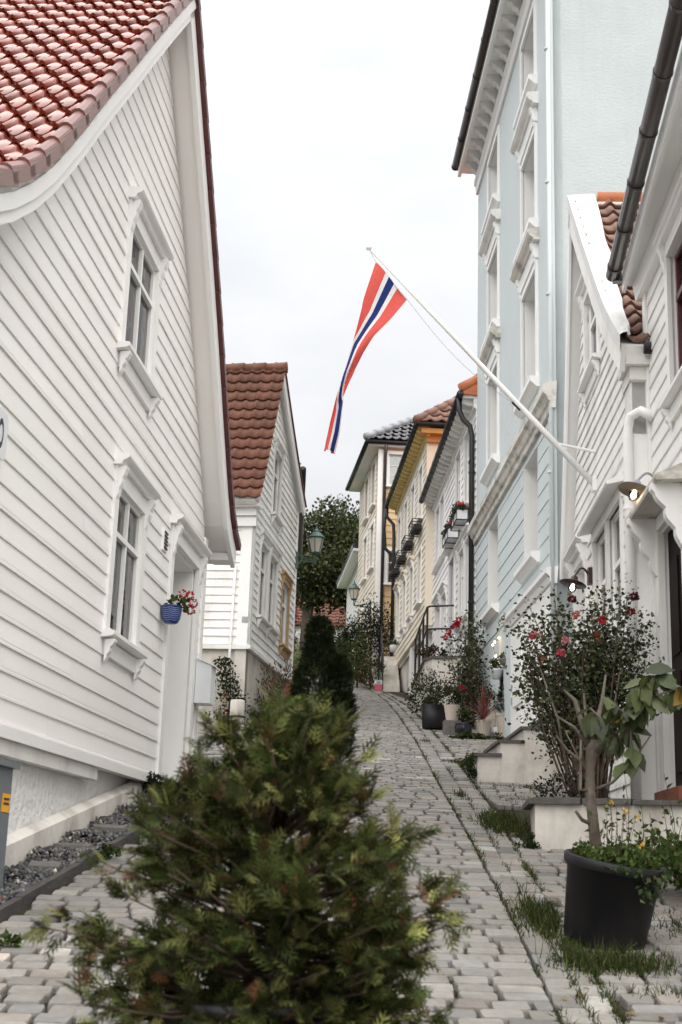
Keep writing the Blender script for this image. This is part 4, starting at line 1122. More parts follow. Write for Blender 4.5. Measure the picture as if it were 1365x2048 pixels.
# ================================================================== TAN HOUSE WITH BLACK GLAZED ROOF
g6 = Fr(1.14, 40.0, -.1, 1, gz(40))
k6 = g6.root('tan_house', 'tall tan board house with glossy black hipped roof at the bend', 'house')
LF = [(1, 0), (20, 0)]; RF = [(1, 5.0), (20, 5.0)]
h6 = [(s, s + .8, z, z + 1.4) for z in (8.2, 10.6, 12.6) for s in (.9, 2.6)]
w6 = wall(g6, k6, 6.4, 14.15, LF, RF, h6, 'tan')
c6 = [window(g6, k6, *q, m='white_b', casing=.12, curtain='half') for q in h6]
boards(g6, w6, 6.5, 14.1, .17, [(1, .5), (20, .5)], RF, c6, 'cream', bead=False)
s6 = Sub(g6, 0)
hs6 = [(.28, .78, 12.95, 13.95), (.3, .8, 9.9, 10.9)]
w6s = wall(s6, k6, 6.4, 14.15, [(1, 0), (20, 0)], [(1, 6), (20, 6)], hs6, 'tan', name='side_wall')
c6s = [window(s6, k6, *q, m='white_b', casing=.1, cols=1, transom=0, bars=2, curtain=None) for q in hs6]
boards(s6, w6s, 6.5, 14.1, .2, [(1, .1), (20, .1)], [(1, 5.9), (20, 5.9)], c6s, 'tan', bead=False)
b = s6.mb(); b.box(-.05, .1, -.02, .03, 6.4, 14.1); b.build('corner_board', 'white_b', k6)
b = s6.mb(); b.box(-.38, 6, .0, .2, 14.15, 14.24); b.build('side_eave', 'white_b', k6)
b = g6.mb(); b.box(-.2, 5.2, -.02, .38, 14.152, 14.238); b.build('soffit', 'white_b', k6)
gutter(g6, k6, (-.25, .43, 14.26), (5.3, .43, 14.26), .07, 'black_metal'); gutter(s6, k6, (-.43, .25, 14.26), (6, .25, 14.26), .07, 'black_metal')
pipe(s6, k6, [(.16, .25, 14.2), (.16, .08, 13.9), (.14, .07, 6.4)], .05, 'gutter_brown')
zE, zT = 14.3, 16.6
b = g6.mb(); e0 = [(-.3, .48, zE), (5.4, .48, zE), (5.4, -6.4, zE), (-.3, -6.4, zE)]; t0 = [(2.4, -3.0, zT), (3.2, -3.0, zT)]
i = [b.p(*q) for q in e0]; j = [b.p(*q) for q in t0]
b.face((i[0], i[1], j[1], j[0])); b.face((i[1], i[2], j[1])); b.face((i[2], i[3], j[0], j[1])); b.face((i[3], i[0], j[0])); b.face((i[3], i[2], i[1], i[0]))
rf6 = b.build('roof', 'tile_black', k6)
hip_tiles(g6, rf6, -.3, .48, -6.4, zE, 2.4, -3.0, zT, .25, .3, 'black_pantile', 'tile_black')
for k in range(12):
    t = k / 12; t2 = (k + 1.1) / 12
    P = lambda t: (-.3 + 2.7 * t, .48 - 3.48 * t, zE + .07 + (zT - zE) * t)
    b = g6.mb(); b.tube([P(t), P(t2)], [.13, .11], 8); b.build('hip_tile', 'ridge_grey', rf6, smooth=True)
# small white house past it
g7 = Fr(.82, 46.0, -.08, 1, gz(46))
k7 = g7.root('low_white_house', 'low white house with dark roof just past the tan house', 'house')
wall(g7, k7, 6.5, 12.4, [(1, 0), (20, 0)], [(1, 6), (20, 6)], [], 'white_b')
boards(g7, k7.children[0], 8.4, 12.3, .18, [(1, 0), (20, 0)], [(1, 6), (20, 6)], [], 'white_b', bead=False)
b = g7.mb(); b.box(0, .15, -5, -.14, 6.5, 12.4); b.build('side_wall', 'white_b', k7)
b = g7.mb(); b.extrude([(.4, 12.3), (.42, 12.42), (-2.5, 15), (-5.4, 12.4), (-5.4, 12.3)], lambda q: (-.3, q[0], q[1]), lambda q: (6.3, q[0], q[1])); b.build('roof', 'tile_black', k7)
b = g7.mb(); b.box(-.3, 6.3, .0, .38, 12.2, 12.29); b.build('soffit', 'white_b', k7)
# red roofed house behind the lawn
h9 = thing('red_roof_house', 'low white house with red tiled roof behind the lawn', 'house', (-.6, 78, gz(78)))
b = MB(); b.box(-6, 6, 0, 6, -1.0, 1.0); w9 = b.build('wall', 'white_b', h9)
for x in (-2.7, -1.9, -1.1, -.3, 1.6, 2.4):
    b = MB(); b.box(x, x + .62, -.06, -.005, -.05, .6); q = b.build('window', 'trim', h9)
    for z in ((.0, .26), (.3, .55)):
        for xx in (.05, .33): b = MB(); b.box(x + xx, x + xx + .24, -.075, -.062, z[0], z[1]); b.build('pane', 'glass', q)
b = MB(); b.extrude([(-.5, .95), (-.5, 1.08), (3, 3.4), (6.5, 1.08), (6.5, .95)], lambda q: (-6.4, q[0], q[1]), lambda q: (6.4, q[0], q[1])); rf = b.build('roof', 'tile_red', h9)
mt = tile_mesh('far_tile', .4, .46, .04, 'flag_red' if False else 'tile_red')
L = math.hypot(3.5, 2.32); Vd = Vector((0, 3.5, 2.32)).normalized()
for r_ in range(8):
    for k in range(14): put_tile('tile', mt, rf, Vector((-3.4 + k * .4, -.5, 1.1)) + Vd * (r_ * .42), (1, 0, 0), Vd)

# ================================================================== SMALL THINGS AND PLANTS
def ray(u, v):
    d = _F + _Rt * ((u - 682.5) / 2724.5) + _U * ((1024 - v) / 2724.5)
    return d / d.y
def at(u, v, y):
    d = ray(u, v); return Vector((d.x * y, y, 1.5 + d.z * y))

def unit(a): return a / np.maximum(1e-9, np.linalg.norm(a, axis=1, keepdims=True))
def leaf_cloud(name, P, D, size, wid, cols, m='leaf', parent=None, fold=.25, N=None):
    """P base points, D growth directions; one folded leaf (two quads) each."""
    n = len(P); D = unit(D)
    r = nr.normal(size=(n, 3)) if N is None else N
    S = unit(np.cross(D, r)); Nn = np.cross(S, D)
    L = size[:, None]; w = (size * wid)[:, None] * .5
    b = P; t = P + D * L - Nn * L * .12; md = P + D * L * .48
    l = md + S * w + Nn * w * fold; rr = md - S * w + Nn * w * fold
    V = np.stack([b, l, t, rr], 1).reshape(-1, 3)
    k = np.arange(n)[:, None] * 4
    F = np.concatenate([k + np.array([[0, 3, 2]]), k + np.array([[0, 2, 1]])], 0)
    o = np_mesh(name, V, F, m, parent, np.concatenate([cols, cols], 0))
    o['kind'] = 'stuff'
    return o
def mixcol(n, base, var=.3, alt=None, pa=0.0):
    c = np.array(base)[None] * np.exp(nr.normal(size=(n, 1)) * var)
    c = c * (1 + nr.normal(size=(n, 3)) * .06)
    if alt is not None:
        k = nr.random(n) < pa
        c[k] = np.array(alt)[None] * np.exp(nr.normal(size=(k.sum(), 1)) * var)
    return np.clip(c, .002, .8)
def blob_pts(n, c, r, shell=.45, clumps=0, cl_r=.25):
    if clumps:
        cc = unit(nr.normal(size=(clumps, 3))) * (nr.random((clumps, 1)) ** .35) * .85
        cr = cl_r * (.6 + .8 * nr.random(clumps))
        w = cr ** 2 / (cr ** 2).sum()
        idx = nr.choice(clumps, n, p=w)
        q = cc[idx] + unit(nr.normal(size=(n, 3))) * (nr.random((n, 1)) ** (1 / 2.2)) * cr[idx][:, None]
        return np.array(c) + q * np.array(r), q
    q = unit(nr.normal(size=(n, 3))) * (shell + (1 - shell) * nr.random((n, 1)) ** .6)
    return np.array(c) + q * np.array(r), q
def stems(name, paths, m='twig', parent=None, n=6, kind='stuff'):
    b = MB()
    for pts, r0, r1 in paths:
        k = len(pts); b.tube(pts, [r0 + (r1 - r0) * i / max(1, k - 1) for i in range(k)], n)
    o = b.build(name, m, parent, smooth=True)
    if kind: o['kind'] = kind
    return o
def spray_cloud(name, P, D, U, size, cols, m='leaf', parent=None, nb=5):
    """flat feathered conifer sprays"""
    T = []
    def dia(x0, y0, x1, y1, w):
        dx, dy = x1 - x0, y1 - y0; L = math.hypot(dx, dy); px_, py = -dy / L * w, dx / L * w
        mx_, my = x0 + dx * .5, y0 + dy * .5
        T.append([(x0, y0), (mx_ - px_, my - py), (x1, y1), (mx_ + px_, my + py)])
    dia(0, 0, 1.0, 0, .045)
    for k in range(nb):
        x = .08 + .8 * k / nb; L = .5 * (1 - .6 * k / nb)
        for s in (-1, 1):
            dia(x, 0, x + L * .72, s * L * .66, .038)
            if k < nb - 2: dia(x + L * .36, s * L * .33, x + L * .80, s * L * .28, .028)
    T = np.array(T)                                     # (q,4,2)
    q = len(T); n = len(P)
    D = unit(D); S = unit(np.cross(D, U)); Nn = np.cross(S, D)
    X = T[None, :, :, 0, None] * D[:, None, None] + T[None, :, :, 1, None] * S[:, None, None] - (T[None, :, :, 0, None] ** 2 * .22 + .3 * np.abs(T[None, :, :, 1, None])) * Nn[:, None, None]
    V = (P[:, None, None] + X * size[:, None, None, None]).reshape(-1, 3)
    F = np.arange(n * q * 4).reshape(-1, 4)
    o = np_mesh(name, V, F, m, parent, np.repeat(cols, q, axis=0))
    o['kind'] = 'stuff'
    return o
A3 = np.array

# ---- gravel strip, edging and stones along the left house
b = MB()
for i in range(5):
    y0, y1 = 6.4 + i * 1.1, 6.4 + i * 1.1 + 1.09
    x0, x1 = lerp_tab(KERB, y0), lerp_tab(KERB, y1)
    bb = MB(); bb.hexa(((x0 - .045, y0, gz(y0) - .06), (x0 + .0, y0, gz(y0) - .06), (x1, y1, gz(y1) - .06), (x1 - .045, y1, gz(y1) - .06)), ((x0 - .045, y0, gz(y0) + .04), (x0 + .0, y0, gz(y0) + .04), (x1, y1, gz(y1) + .035), (x1 - .045, y1, gz(y1) + .035)))
    o = bb.build('edging_board', 'edging'); tag(o, ('dark edging board of the gravel strip, cut by the left picture edge', 'second dark edging board along the gravel strip, counted from the left edge', 'third dark edging board along the gravel strip, counted from the left edge', 'fourth dark edging board along the gravel strip, counted from the left edge', 'last dark edging board of the gravel strip, ending at the door step')[i], 'edging', 'edging boards along the gravel strip')
n = 5200
gy = 5 + 7.0 * nr.random(n); fx = nr.random(n)
kx = np.array([lerp_tab(KERB, y) for y in gy]); wx = -2.639 + .0858 * gy + .01
gx = kx - .05 - (kx - .06 - wx) * fx
zz = np.array([gz(y) for y in gy]) + .005 + .02 * nr.random(n) + .05 * np.maximum(0, np.sin(gy * 8.6 + fx)) * (.4 + .6 * fx)
s_ = .011 + .014 * nr.random(n)
oct_ = A3([(1, 0, 0), (0, 1, 0), (-1, 0, 0), (0, -1, 0), (0, 0, .7), (0, 0, -.7)])
Rm = nr.normal(size=(n, 3, 3)); Q, _ = np.linalg.qr(Rm)
Vg = np.einsum('nij,kj->nki', Q, oct_) * s_[:, None, None] * (.7 + .6 * nr.random((n, 1, 3))) + np.stack([gx, gy, zz], 1)[:, None]
of = A3([(0, 1, 4), (1, 2, 4), (2, 3, 4), (3, 0, 4), (1, 0, 5), (2, 1, 5), (3, 2, 5), (0, 3, 5)])
Fg = (np.arange(n)[:, None, None] * 6 + of[None]).reshape(-1, 3)
gc = mixcol(n, (.085, .083, .085), .45, (.22, .20, .18), .12)
tag(np_mesh('gravel', Vg.reshape(-1, 3), Fg, 'gravel', cols=np.repeat(gc, 8, axis=0)), 'dark grey gravel between the foundation and the edging', 'gravel', kind='stuff')
for i, (y, wdt, m_) in enumerate(((7.35, .2, 'brick'), (8.4, .22, 'granite'), (9.1, .3, 'granite'), (9.95, .26, 'granite'), (10.6, .2, 'granite'), (11.4, .18, 'granite'))):
    x1 = lerp_tab(KERB, y) - .07; x0 = max(x1 - wdt, -2.639 + .0858 * y + .03)
    bb = MB(); j = lambda: rng.uniform(-.012, .012)
    z = gz(y)
    sk = rng.uniform(-.06, .06)
    bb.hexa(((x0 + j(), y + sk + j(), z - .05), (x1 + j(), y + j(), z - .05), (x1 + j(), y + .11 + j(), z - .05), (x0 + j(), y + .11 + sk + j(), z - .05)), ((x0 + .02 + j(), y + sk + .01 + j(), z + .055 + j()), (x1 - .02 + j(), y + .01 + j(), z + .05 + j()), (x1 - .02 + j(), y + .1 + j(), z + .07 + j()), (x0 + .02 + j(), y + sk + .1 + j(), z + .075 + j())))
    tag(bb.build('brick' if m_ == 'brick' else 'strip_stone', m_), ('dark red brick lying in the gravel at the left edge', 'first squared stone set across the gravel strip, past the brick', 'second squared stone set across the gravel strip', 'third squared stone set across the gravel strip', 'fourth squared stone set across the gravel strip', 'farthest squared stone of the gravel strip, by the weeds')[i], 'stone', None if m_ == 'brick' else 'stones across the gravel strip')

# ---- cabinet, number sign, mailbox, hanging pot on the left house
r = thing('meter_cabinet', 'grey metal meter cabinet with yellow sticker at the left edge', 'cabinet', f1.world(-4.76, .02, 1.38), f1.rz)
b = MB(); b.box(-.5, .13, -.16, -.0, -.3, .62); b.build('body', 'cabinet_grey', r)
b = MB(); b.box(-.53, .16, -.19, .0, .621, .65); b.build('lid', 'cabinet_grey', r)
b = MB(); b.box(-.02, .11, -.164, -.161, .38, .48); b.build('sticker', 'sign_yellow', r)
b = MB(); b.box(.0, .09, -.1665, -.1645, .42, .432); b.box(.0, .09, -.1665, -.1645, .445, .457); b.build('print', 'ink', r)
r = thing('number_sign', 'white house number sign with a dark 0 at the left edge', 'sign', f1.world(-5.08, .035, 3.86), f1.rz)
b = MB(); pts = []
for cx, cz, a0 in ((.15, .09, 0), (-.15, .09, 90), (-.15, -.09, 180), (.15, -.09, 270)):
    for k in range(5): t = R(a0 + k * 22.5); pts.append((cx + .05 * math.cos(t), cz + .05 * math.sin(t)))
b.extrude(pts, lambda q: (q[0], .0, q[1]), lambda q: (q[0], -.012, q[1])); b.build('plate', 'pot_white', r)
b = MB()
for k in range(20):
    t0, t1 = 2 * math.pi * k / 20, 2 * math.pi * (k + 1) / 20
    P = lambda t, a: (.085 + .048 * a * math.cos(t), -.0125, .085 * (a + (.06 if a > .8 else 0)) * math.sin(t))
    i = [b.p(*P(t0, 1)), b.p(*P(t1, 1)), b.p(*P(t1, .62)), b.p(*P(t0, .62))]; b.face(i)
b.build('digit', 'ink', r)
r = thing('mailbox', 'white metal mailbox on the corner of the left house', 'mailbox', f1.world(1.5, .04, 3.1), f1.rz)
b = MB(); b.hexa(((-.13, 0, 0), (.13, 0, 0), (.13, -.16, 0), (-.13, -.16, 0)), ((-.13, 0, .44), (.13, 0, .44), (.13, -.16, .38), (-.13, -.16, .38))); b.build('body', 'pot_white', r)
b = MB(); b.hexa(((-.145, .0, .445), (.145, .0, .445), (.145, -.19, .37), (-.145, -.19, .37)), ((-.145, .0, .46), (.145, .0, .46), (.145, -.19, .385), (-.145, -.19, .385))); b.build('lid', 'pot_white', r)
pw = Vector(f1.world(-.3, .105, 3.60))
r = thing('hanging_pot', 'glazed blue wavy pot with red geraniums beside the left doorway', 'flower pot', pw)
b = MB(); b.lathe([(.035, 0), (.06, .01), (.083, .05), (.092, .11), (.092, .155), (.096, .16), (.09, .168), (.08, .16), (.075, .13)], n=28); b.build('pot', 'glaze_blue', r, smooth=True)
for k in range(7):
    b = MB(); z = .03 + k * .018; rr = .072 + .02 * min(1, k / 3) if k < 3 else .0935
    rr = np.interp(z, [0, .01, .05, .11, .155], [.036, .06, .083, .092, .092]) + .001
    b.tube([((rr) * math.cos(t), (rr) * math.sin(t), z + .004 * math.sin(t * 7)) for t in np.linspace(0, 2 * math.pi, 57)], .0026, 5, cap=False); b.build('wave', 'glaze_light', r, smooth=True)
P, q = blob_pts(70, (.06, .02, .19), (.1, .08, .06)); D = q + A3([.2, 0, .5]); leaf_cloud('leaves', P, D, .035 + .02 * nr.random(70), .9, mixcol(70, (.06, .09, .03)), parent=r)
for k, (dx, dy, dz) in enumerate(((.13, .03, .2), (.16, -.02, .26), (.1, .0, .28), (.17, .05, .14), (.19, .0, .2))):
    P, q = blob_pts(40, (dx, dy, dz), (.032, .032, .028), .7); leaf_cloud('flower', P, q, .018 + .008 * nr.random(40), 1.0, mixcol(40, (.42, .012, .02), .2), 'petal', r)
# plants behind the ground floor window of the left house
r = thing('window_plant', 'small potted plant with pink bloom inside the lower left window', 'potted plant', f1.world(-1.72, -.26, 3.25), f1.rz)
b = MB(); b.lathe([(.05, 0), (.07, .1), (.075, .12)], n=14); b.build('pot', 'beige_pot', r, smooth=True)
P, q = blob_pts(60, (0, 0, .2), (.16, .06, .12)); leaf_cloud('leaves', P, q + A3([0, 0, .4]), .05 + .03 * nr.random(60), .5, mixcol(60, (.07, .1, .04)), parent=r)
P, q = blob_pts(25, (.1, .03, .28), (.04, .03, .04)); leaf_cloud('bloom', P, q, .03 + .01 * nr.random(25), .9, mixcol(25, (.5, .1, .14), .2), 'petal', r)

# ---- gooseneck lamps
def gooseneck(name, label, base, head, m_out, m_in, tilt, glow):
    r = thing(name, label, 'wall lamp', base, 0, 'gooseneck wall lamps')
    h = Vector(head) - Vector(base)
    b = MB(); b.hexa(((-.03, -.05, -.09), (.03, -.05, -.09), (.03, .05, -.09), (-.03, .05, -.09)), ((-.03, -.05, .09), (.03, -.05, .09), (.03, .05, .09), (-.03, .05, .09))); b.build('wall_plate', m_out, r)
    b = MB(); pts = []
    for t in np.linspace(0, 1, 14):
        pts.append((h.x * (t ** .9), h.y * t, -.02 + (h.z + .1) * t + .1 * math.sin(t * math.pi * 1.15) * (1 - .2 * t)))
    pts.append((h.x - .0, h.y, h.z + .06))
    b.tube(pts, .011, 8); b.build('arm', m_out, r, smooth=True)
    sh = MB(); sh.lathe([(.145, -.03), (.143, -.026), (.08, .0), (.042, .02), (.035, .05), (.02, .065)], n=28)
    s = sh.build('shade', m_out, r, smooth=True, loc=h); s.rotation_euler = tilt
    sh = MB(); sh.lathe([(.138, -.031), (.07, -.009), (.03, .0)], n=28); i = sh.build('shade_lining', m_in, s, smooth=True)
    g = MB(); g.lathe([(.0, -.125), (.03, -.118), (.043, -.095), (.04, -.05), (.032, -.01)], n=16); g.build('glass_jar', 'glass_clear', s, smooth=True)
    g = MB(); g.lathe([(.0, -.1), (.016, -.096), (.024, -.078), (.016, -.05), (.01, -.03)], n=14); g.build('bulb', glow, s, smooth=True)
    return r
gooseneck('gooseneck_lamp', 'pale grey gooseneck wall lamp, lit, beside the canopy of the dark doorway', g1.world(-.3, .05, 4.72), at(1272, 975, 10.9), 'grey_metal', 'shade_inside', (R(-9), R(17), 0), 'bulb')
gooseneck('gooseneck_lamp', 'dark bronze gooseneck wall lamp, lit, above the rose bush', g2.world(1.85, .05, 4.66), at(1148, 1163, 14.25), 'shade_dark', 'shade_dark', (R(-4), R(14), 0), 'bulb')

# ---- green street lanterns
def lantern(label, wallp, c, sc_):
    r = thing('street_lantern', label, 'street lantern', wallp, 0, 'green wall lanterns')
    h = Vector(c) - Vector(wallp)
    b = MB()
    def hexring(rad, z): return [(h.x + rad * math.cos(R(60 * k + 20)), h.y + rad * math.sin(R(60 * k + 20)), h.z + z) for k in range(6)]
    lo, hi = hexring(.12 * sc_, -.3 * sc_), hexring(.21 * sc_, .08 * sc_)
    b.v = [tuple(q) for q in lo + hi]; b.f = [(k, (k + 1) % 6, 6 + (k + 1) % 6, 6 + k) for k in range(6)] + [tuple(range(5, -1, -1))]; b.mi = [0] * 7
    b.build('glass_body', 'lamp_panel', r)
    b = MB()
    for k in range(6): b.tube([lo[k], hi[k]], .012 * sc_, 5)
    for ring in (lo, hi): b.tube(ring + [ring[0]], .014 * sc_, 5)
    b.build('frame', 'green_metal', r)
    b = MB(); b.lathe([(.235 * sc_, .08 * sc_), (.24 * sc_, .1 * sc_), (.12 * sc_, .22 * sc_), (.09 * sc_, .24 * sc_), (.085 * sc_, .28 * sc_), (.03 * sc_, .34 * sc_), (.03 * sc_, .38 * sc_), (.012 * sc_, .4 * sc_), (.012 * sc_, .46 * sc_)], c=(h.x, h.y, h.z), n=12); b.build('cap', 'green_metal', r)
    b = MB(); b.lathe([(.1 * sc_, -.34 * sc_), (.12 * sc_, -.3 * sc_)], c=(h.x, h.y, h.z), n=12)
    b.tube([(h.x, h.y, h.z - .34 * sc_), (h.x, h.y, h.z - .55 * sc_)], .025 * sc_, 8)
    b.tube([(h.x + .06 * sc_ * math.copysign(1, -h.x), h.y, h.z - .34 * sc_), (h.x + .03 * math.copysign(1, -h.x), h.y, h.z - .5 * sc_), (h.x, h.y, h.z - .55 * sc_)], .014 * sc_, 6); b.build('stem', 'green_metal', r)
    b = MB(); z0 = h.z - .55 * sc_
    b.tube([(0, 0, z0 + .06), (h.x, h.y, z0)], .022 * sc_, 8)
    b.tube([(0, 0, z0 - .22 * sc_), (h.x * .25, h.y * .25, z0 - .06 * sc_), (h.x * .9, h.y * .9, z0 - .01)], .018 * sc_, 8)
    b.box(-.03, .03, -.05, .05, z0 - .28 * sc_, z0 + .12); b.build('arm', 'green_metal', r)
wp = Vector(f2.world(3.9, .03, 7.75)); c = at(633, 1083, 26.9)
lantern('large green lantern with cream panes on the corner of the weathered house', wp, c, .78)
c = at(709, 1183, 41.2); wp = Vector((1.02, 41.2, c.z))
lantern('smaller green lantern before the tree, on the tan house', wp, c, .8)

# ---- flagpole with pennant
base = Vector(g2.world(1.6, .03, 5.62)); tip = at(742, 499, 13.9)
r = thing('flagpole', 'white flagpole slanting from the gabled white house over the street', 'flagpole', base)
d = tip - base
b = MB(); b.tube([(0, 0, 0), tuple(d * .25), tuple(d * .6), tuple(d)], [.034, .033, .027, .017], 12); b.build('pole', 'pole_white', r, smooth=True)
b = MB(); b.lathe([(.0, -.035), (.03, -.02), (.036, 0), (.03, .02), (.012, .03), (.006, .055), (.0, .06)], c=tuple(d * 1.008), n=14); b.build('finial', 'white_worn', r, smooth=True)
b = MB(); b.tube([tuple(d * .17), (.02, -.02, .36)], .016, 8); b.build('brace', 'pole_white', r)
b = MB(); b.tube([tuple(d * .17), (.02, .42, .2)], .012, 8); b.build('brace', 'pole_white', r)
b = MB(); b.box(-.03, .05, -.06, .06, -.08, .08); b.build('wall_plate', 'pole_white', r)
cl_ = d * .36
b = MB(); b.tube([tuple(cl_ + Vector((0, 0, -.045))), tuple(cl_ + Vector((.02, 0, -.06)) + d.normalized() * -.1)], .016, 6); b.build('cleat', 'snapper', r)
b = MB(); q0 = cl_ + Vector((-.03, 0, -.06)); b.tube([tuple(q0 + Vector((.05 * math.sin(t), 0, -.18 + .18 * math.cos(t)))) for t in np.linspace(0, 2 * math.pi, 15)], .004, 5, cap=False); b.build('halyard_loop', 'cord', r)
r = thing('pennant', 'long red, white and blue striped pennant hanging from the flagpole', 'flag', tip)
tl = [(752, 525), (728, 598), (712, 660), (700, 700), (691, 735), (680, 770), (670, 805), (659, 850), (652, 880), (648, 901)]
tr_ = [(815, 598), (780, 642), (748, 674), (727, 706), (712, 735), (698, 766), (689, 790), (686, 815), (681, 860), (671, 905)]
ts = np.linspace(0, 9, 70); rowsV = []
NS = 48
for i, t in enumerate(ts):
    f_ = lambda arr: A3([np.interp(t, range(10), [q[k] for q in arr]) for k in (0, 1)])
    L_, R_ = f_(tl), f_(tr_); c_ = (L_ + R_) / 2
    a0 = np.interp(t, [0, 1.2, 2.6, 4.5, 5.6, 6.8, 9], [-1, -1, -.34, -.2, -.45, -.8, -.72]); a1 = np.interp(t, [0, 4.2, 5.2, 6.5, 9], [1, 1, .9, .22, .3])
    C = at(c_[0], c_[1], 13.9) - tip
    dr_ = at(R_[0], R_[1], 13.9) - at(L_[0], L_[1], 13.9); wv = dr_.length / 2; dr_.normalize()
    row = []
    for s in np.linspace(-1, 1, NS + 1):
        ss, back = s, 0.0
        if s < a0: ss = a0 + (a0 - s) * .6; back = .02 + (a0 - s) * .09
        elif s > a1: ss = a1 - (s - a1) * .6; back = .02 + (s - a1) * .09
        x = ((ss - a0) / (a1 - a0) * 2 - 1)
        row.append(C + dr_ * (x * wv) + Vector((0, 1, 0)) * (back + .03 * math.sin(x * 2.6 + t * 1.3) - .02 * math.cos(x * 1.3)))
    rowsV.append(row)
b = MB(); ids = [[b.p(*q) for q in row] for row in rowsV]
for i in range(len(ids) - 1):
    for k in range(NS):
        cidx = 0 if (k < 15 or k >= 33) else (2 if 20 <= k < 28 else 1)
        b.f.append((ids[i][k], ids[i][k + 1], ids[i + 1][k + 1], ids[i + 1][k])); b.mi.append(cidx)
b.has_mi = True
o = b.build('cloth', ['flag_red', 'flag_white', 'flag_blue'], r, smooth=True)
sm = o.modifiers.new('smooth', 'SUBSURF'); sm.levels = 1; sm.render_levels = 1
b = MB(); b.tube([rowsV[0][0], rowsV[0][NS]], .009, 6); b.build('hoist_band', 'flag_white', r)
b = MB(); q1 = Vector(rowsV[0][NS]); q2 = base + cl_ + Vector((0, 0, -.05)) - tip
b.tube([tuple(q1 + (q2 - q1) * t + Vector((0, 0, -.12 * math.sin(math.pi * t)))) for t in np.linspace(0, 1, 12)], .0035, 5); b.tube([rowsV[0][0], (0, 0, -.03)], .005, 5); b.build('halyard', 'cord', r)

# ---- steps of the gabled house
r = thing('stone_steps', 'white plastered steps with dark slate treads going up to the far door', 'steps', (1.5, 14.35, gz(14.35)))
z0 = gz(14.35)
tops = [(0, .24, 2.74), (.24, .48, 2.885), (.48, .73, 3.03), (.73, 1.32, 3.16)]
for i, (a, c_, z) in enumerate(tops):
    b = MB(); b.box(a + (.0 if i == 0 else .001), c_, 0, 1.42, -.4, z - z0 - .032); b.build('riser', 'plaster', r)
    b = MB(); j = [rng.uniform(-.012, .012) for _ in range(8)]
    b.hexa(((a - .03, -.03 + j[0], z - z0 - .031), (c_ + .012, -.03 + j[1], z - z0 - .031), (c_ + .012, 1.42, z - z0 - .031), (a - .03, 1.42, z - z0 - .031)), ((a - .03, -.03 + j[0], z - z0), (c_ + .012, -.03 + j[1], z - z0 + j[2] * .3), (c_ + .012, 1.42, z - z0), (a - .03, 1.42, z - z0))); b.build('tread', 'slab', r)
# ---- planter wall by the dark doorway
r = thing('planter', 'low white plastered planter with dark stone capping before the dark doorway', 'planter', (1.48, 10.12, gz(10.1)))
z0 = gz(10.1); pl_ = [(.0, .0), (.94, -.42), (1.32, -.58), (1.32, .9), (.1, .95)]
b = MB(); b.extrude(list(reversed(pl_)), lambda q: (q[0], q[1], -.5), lambda q: (q[0], q[1], 2.02 - z0)); b.build('wall', 'plaster', r)
for i in range(4):
    t0, t1 = i / 4, (i + 1) / 4 - .01
    P = lambda t: Vector((1.32 * t, -.58 * t, 0)); nn = Vector((-.4, -.91, 0))
    a, c_ = P(t0), P(t1); j = [rng.uniform(-.012, .012) for _ in range(6)]
    lo = [a + nn * (.05 + j[0]), c_ + nn * (.05 + j[1]), c_ - nn * .25, a - nn * .25]
    b = MB(); b.hexa([(q.x, q.y, 2.021 - z0) for q in lo], [(q.x, q.y, 2.065 - z0 + j[2]) for q in lo]); b.build('cap_stone', 'slab', r)
b = MB(); b.hexa(((-.05, -.03, 2.022 - z0), (.0, -.04, 2.022 - z0), (.22, .95, 2.022 - z0), (.04, .97, 2.022 - z0)), ((-.05, -.03, 2.06 - z0), (.0, -.04, 2.06 - z0), (.22, .95, 2.06 - z0), (.04, .97, 2.06 - z0))); b.build('cap_stone', 'slab', r)
b = MB(); b.extrude([(.3, .1), (1.31, -.25), (1.31, .88), (.2, .9)], lambda q: (q[0], q[1], 1.9 - z0), lambda q: (q[0], q[1], 2.035 - z0)); b.build('earth', 'soil', r)

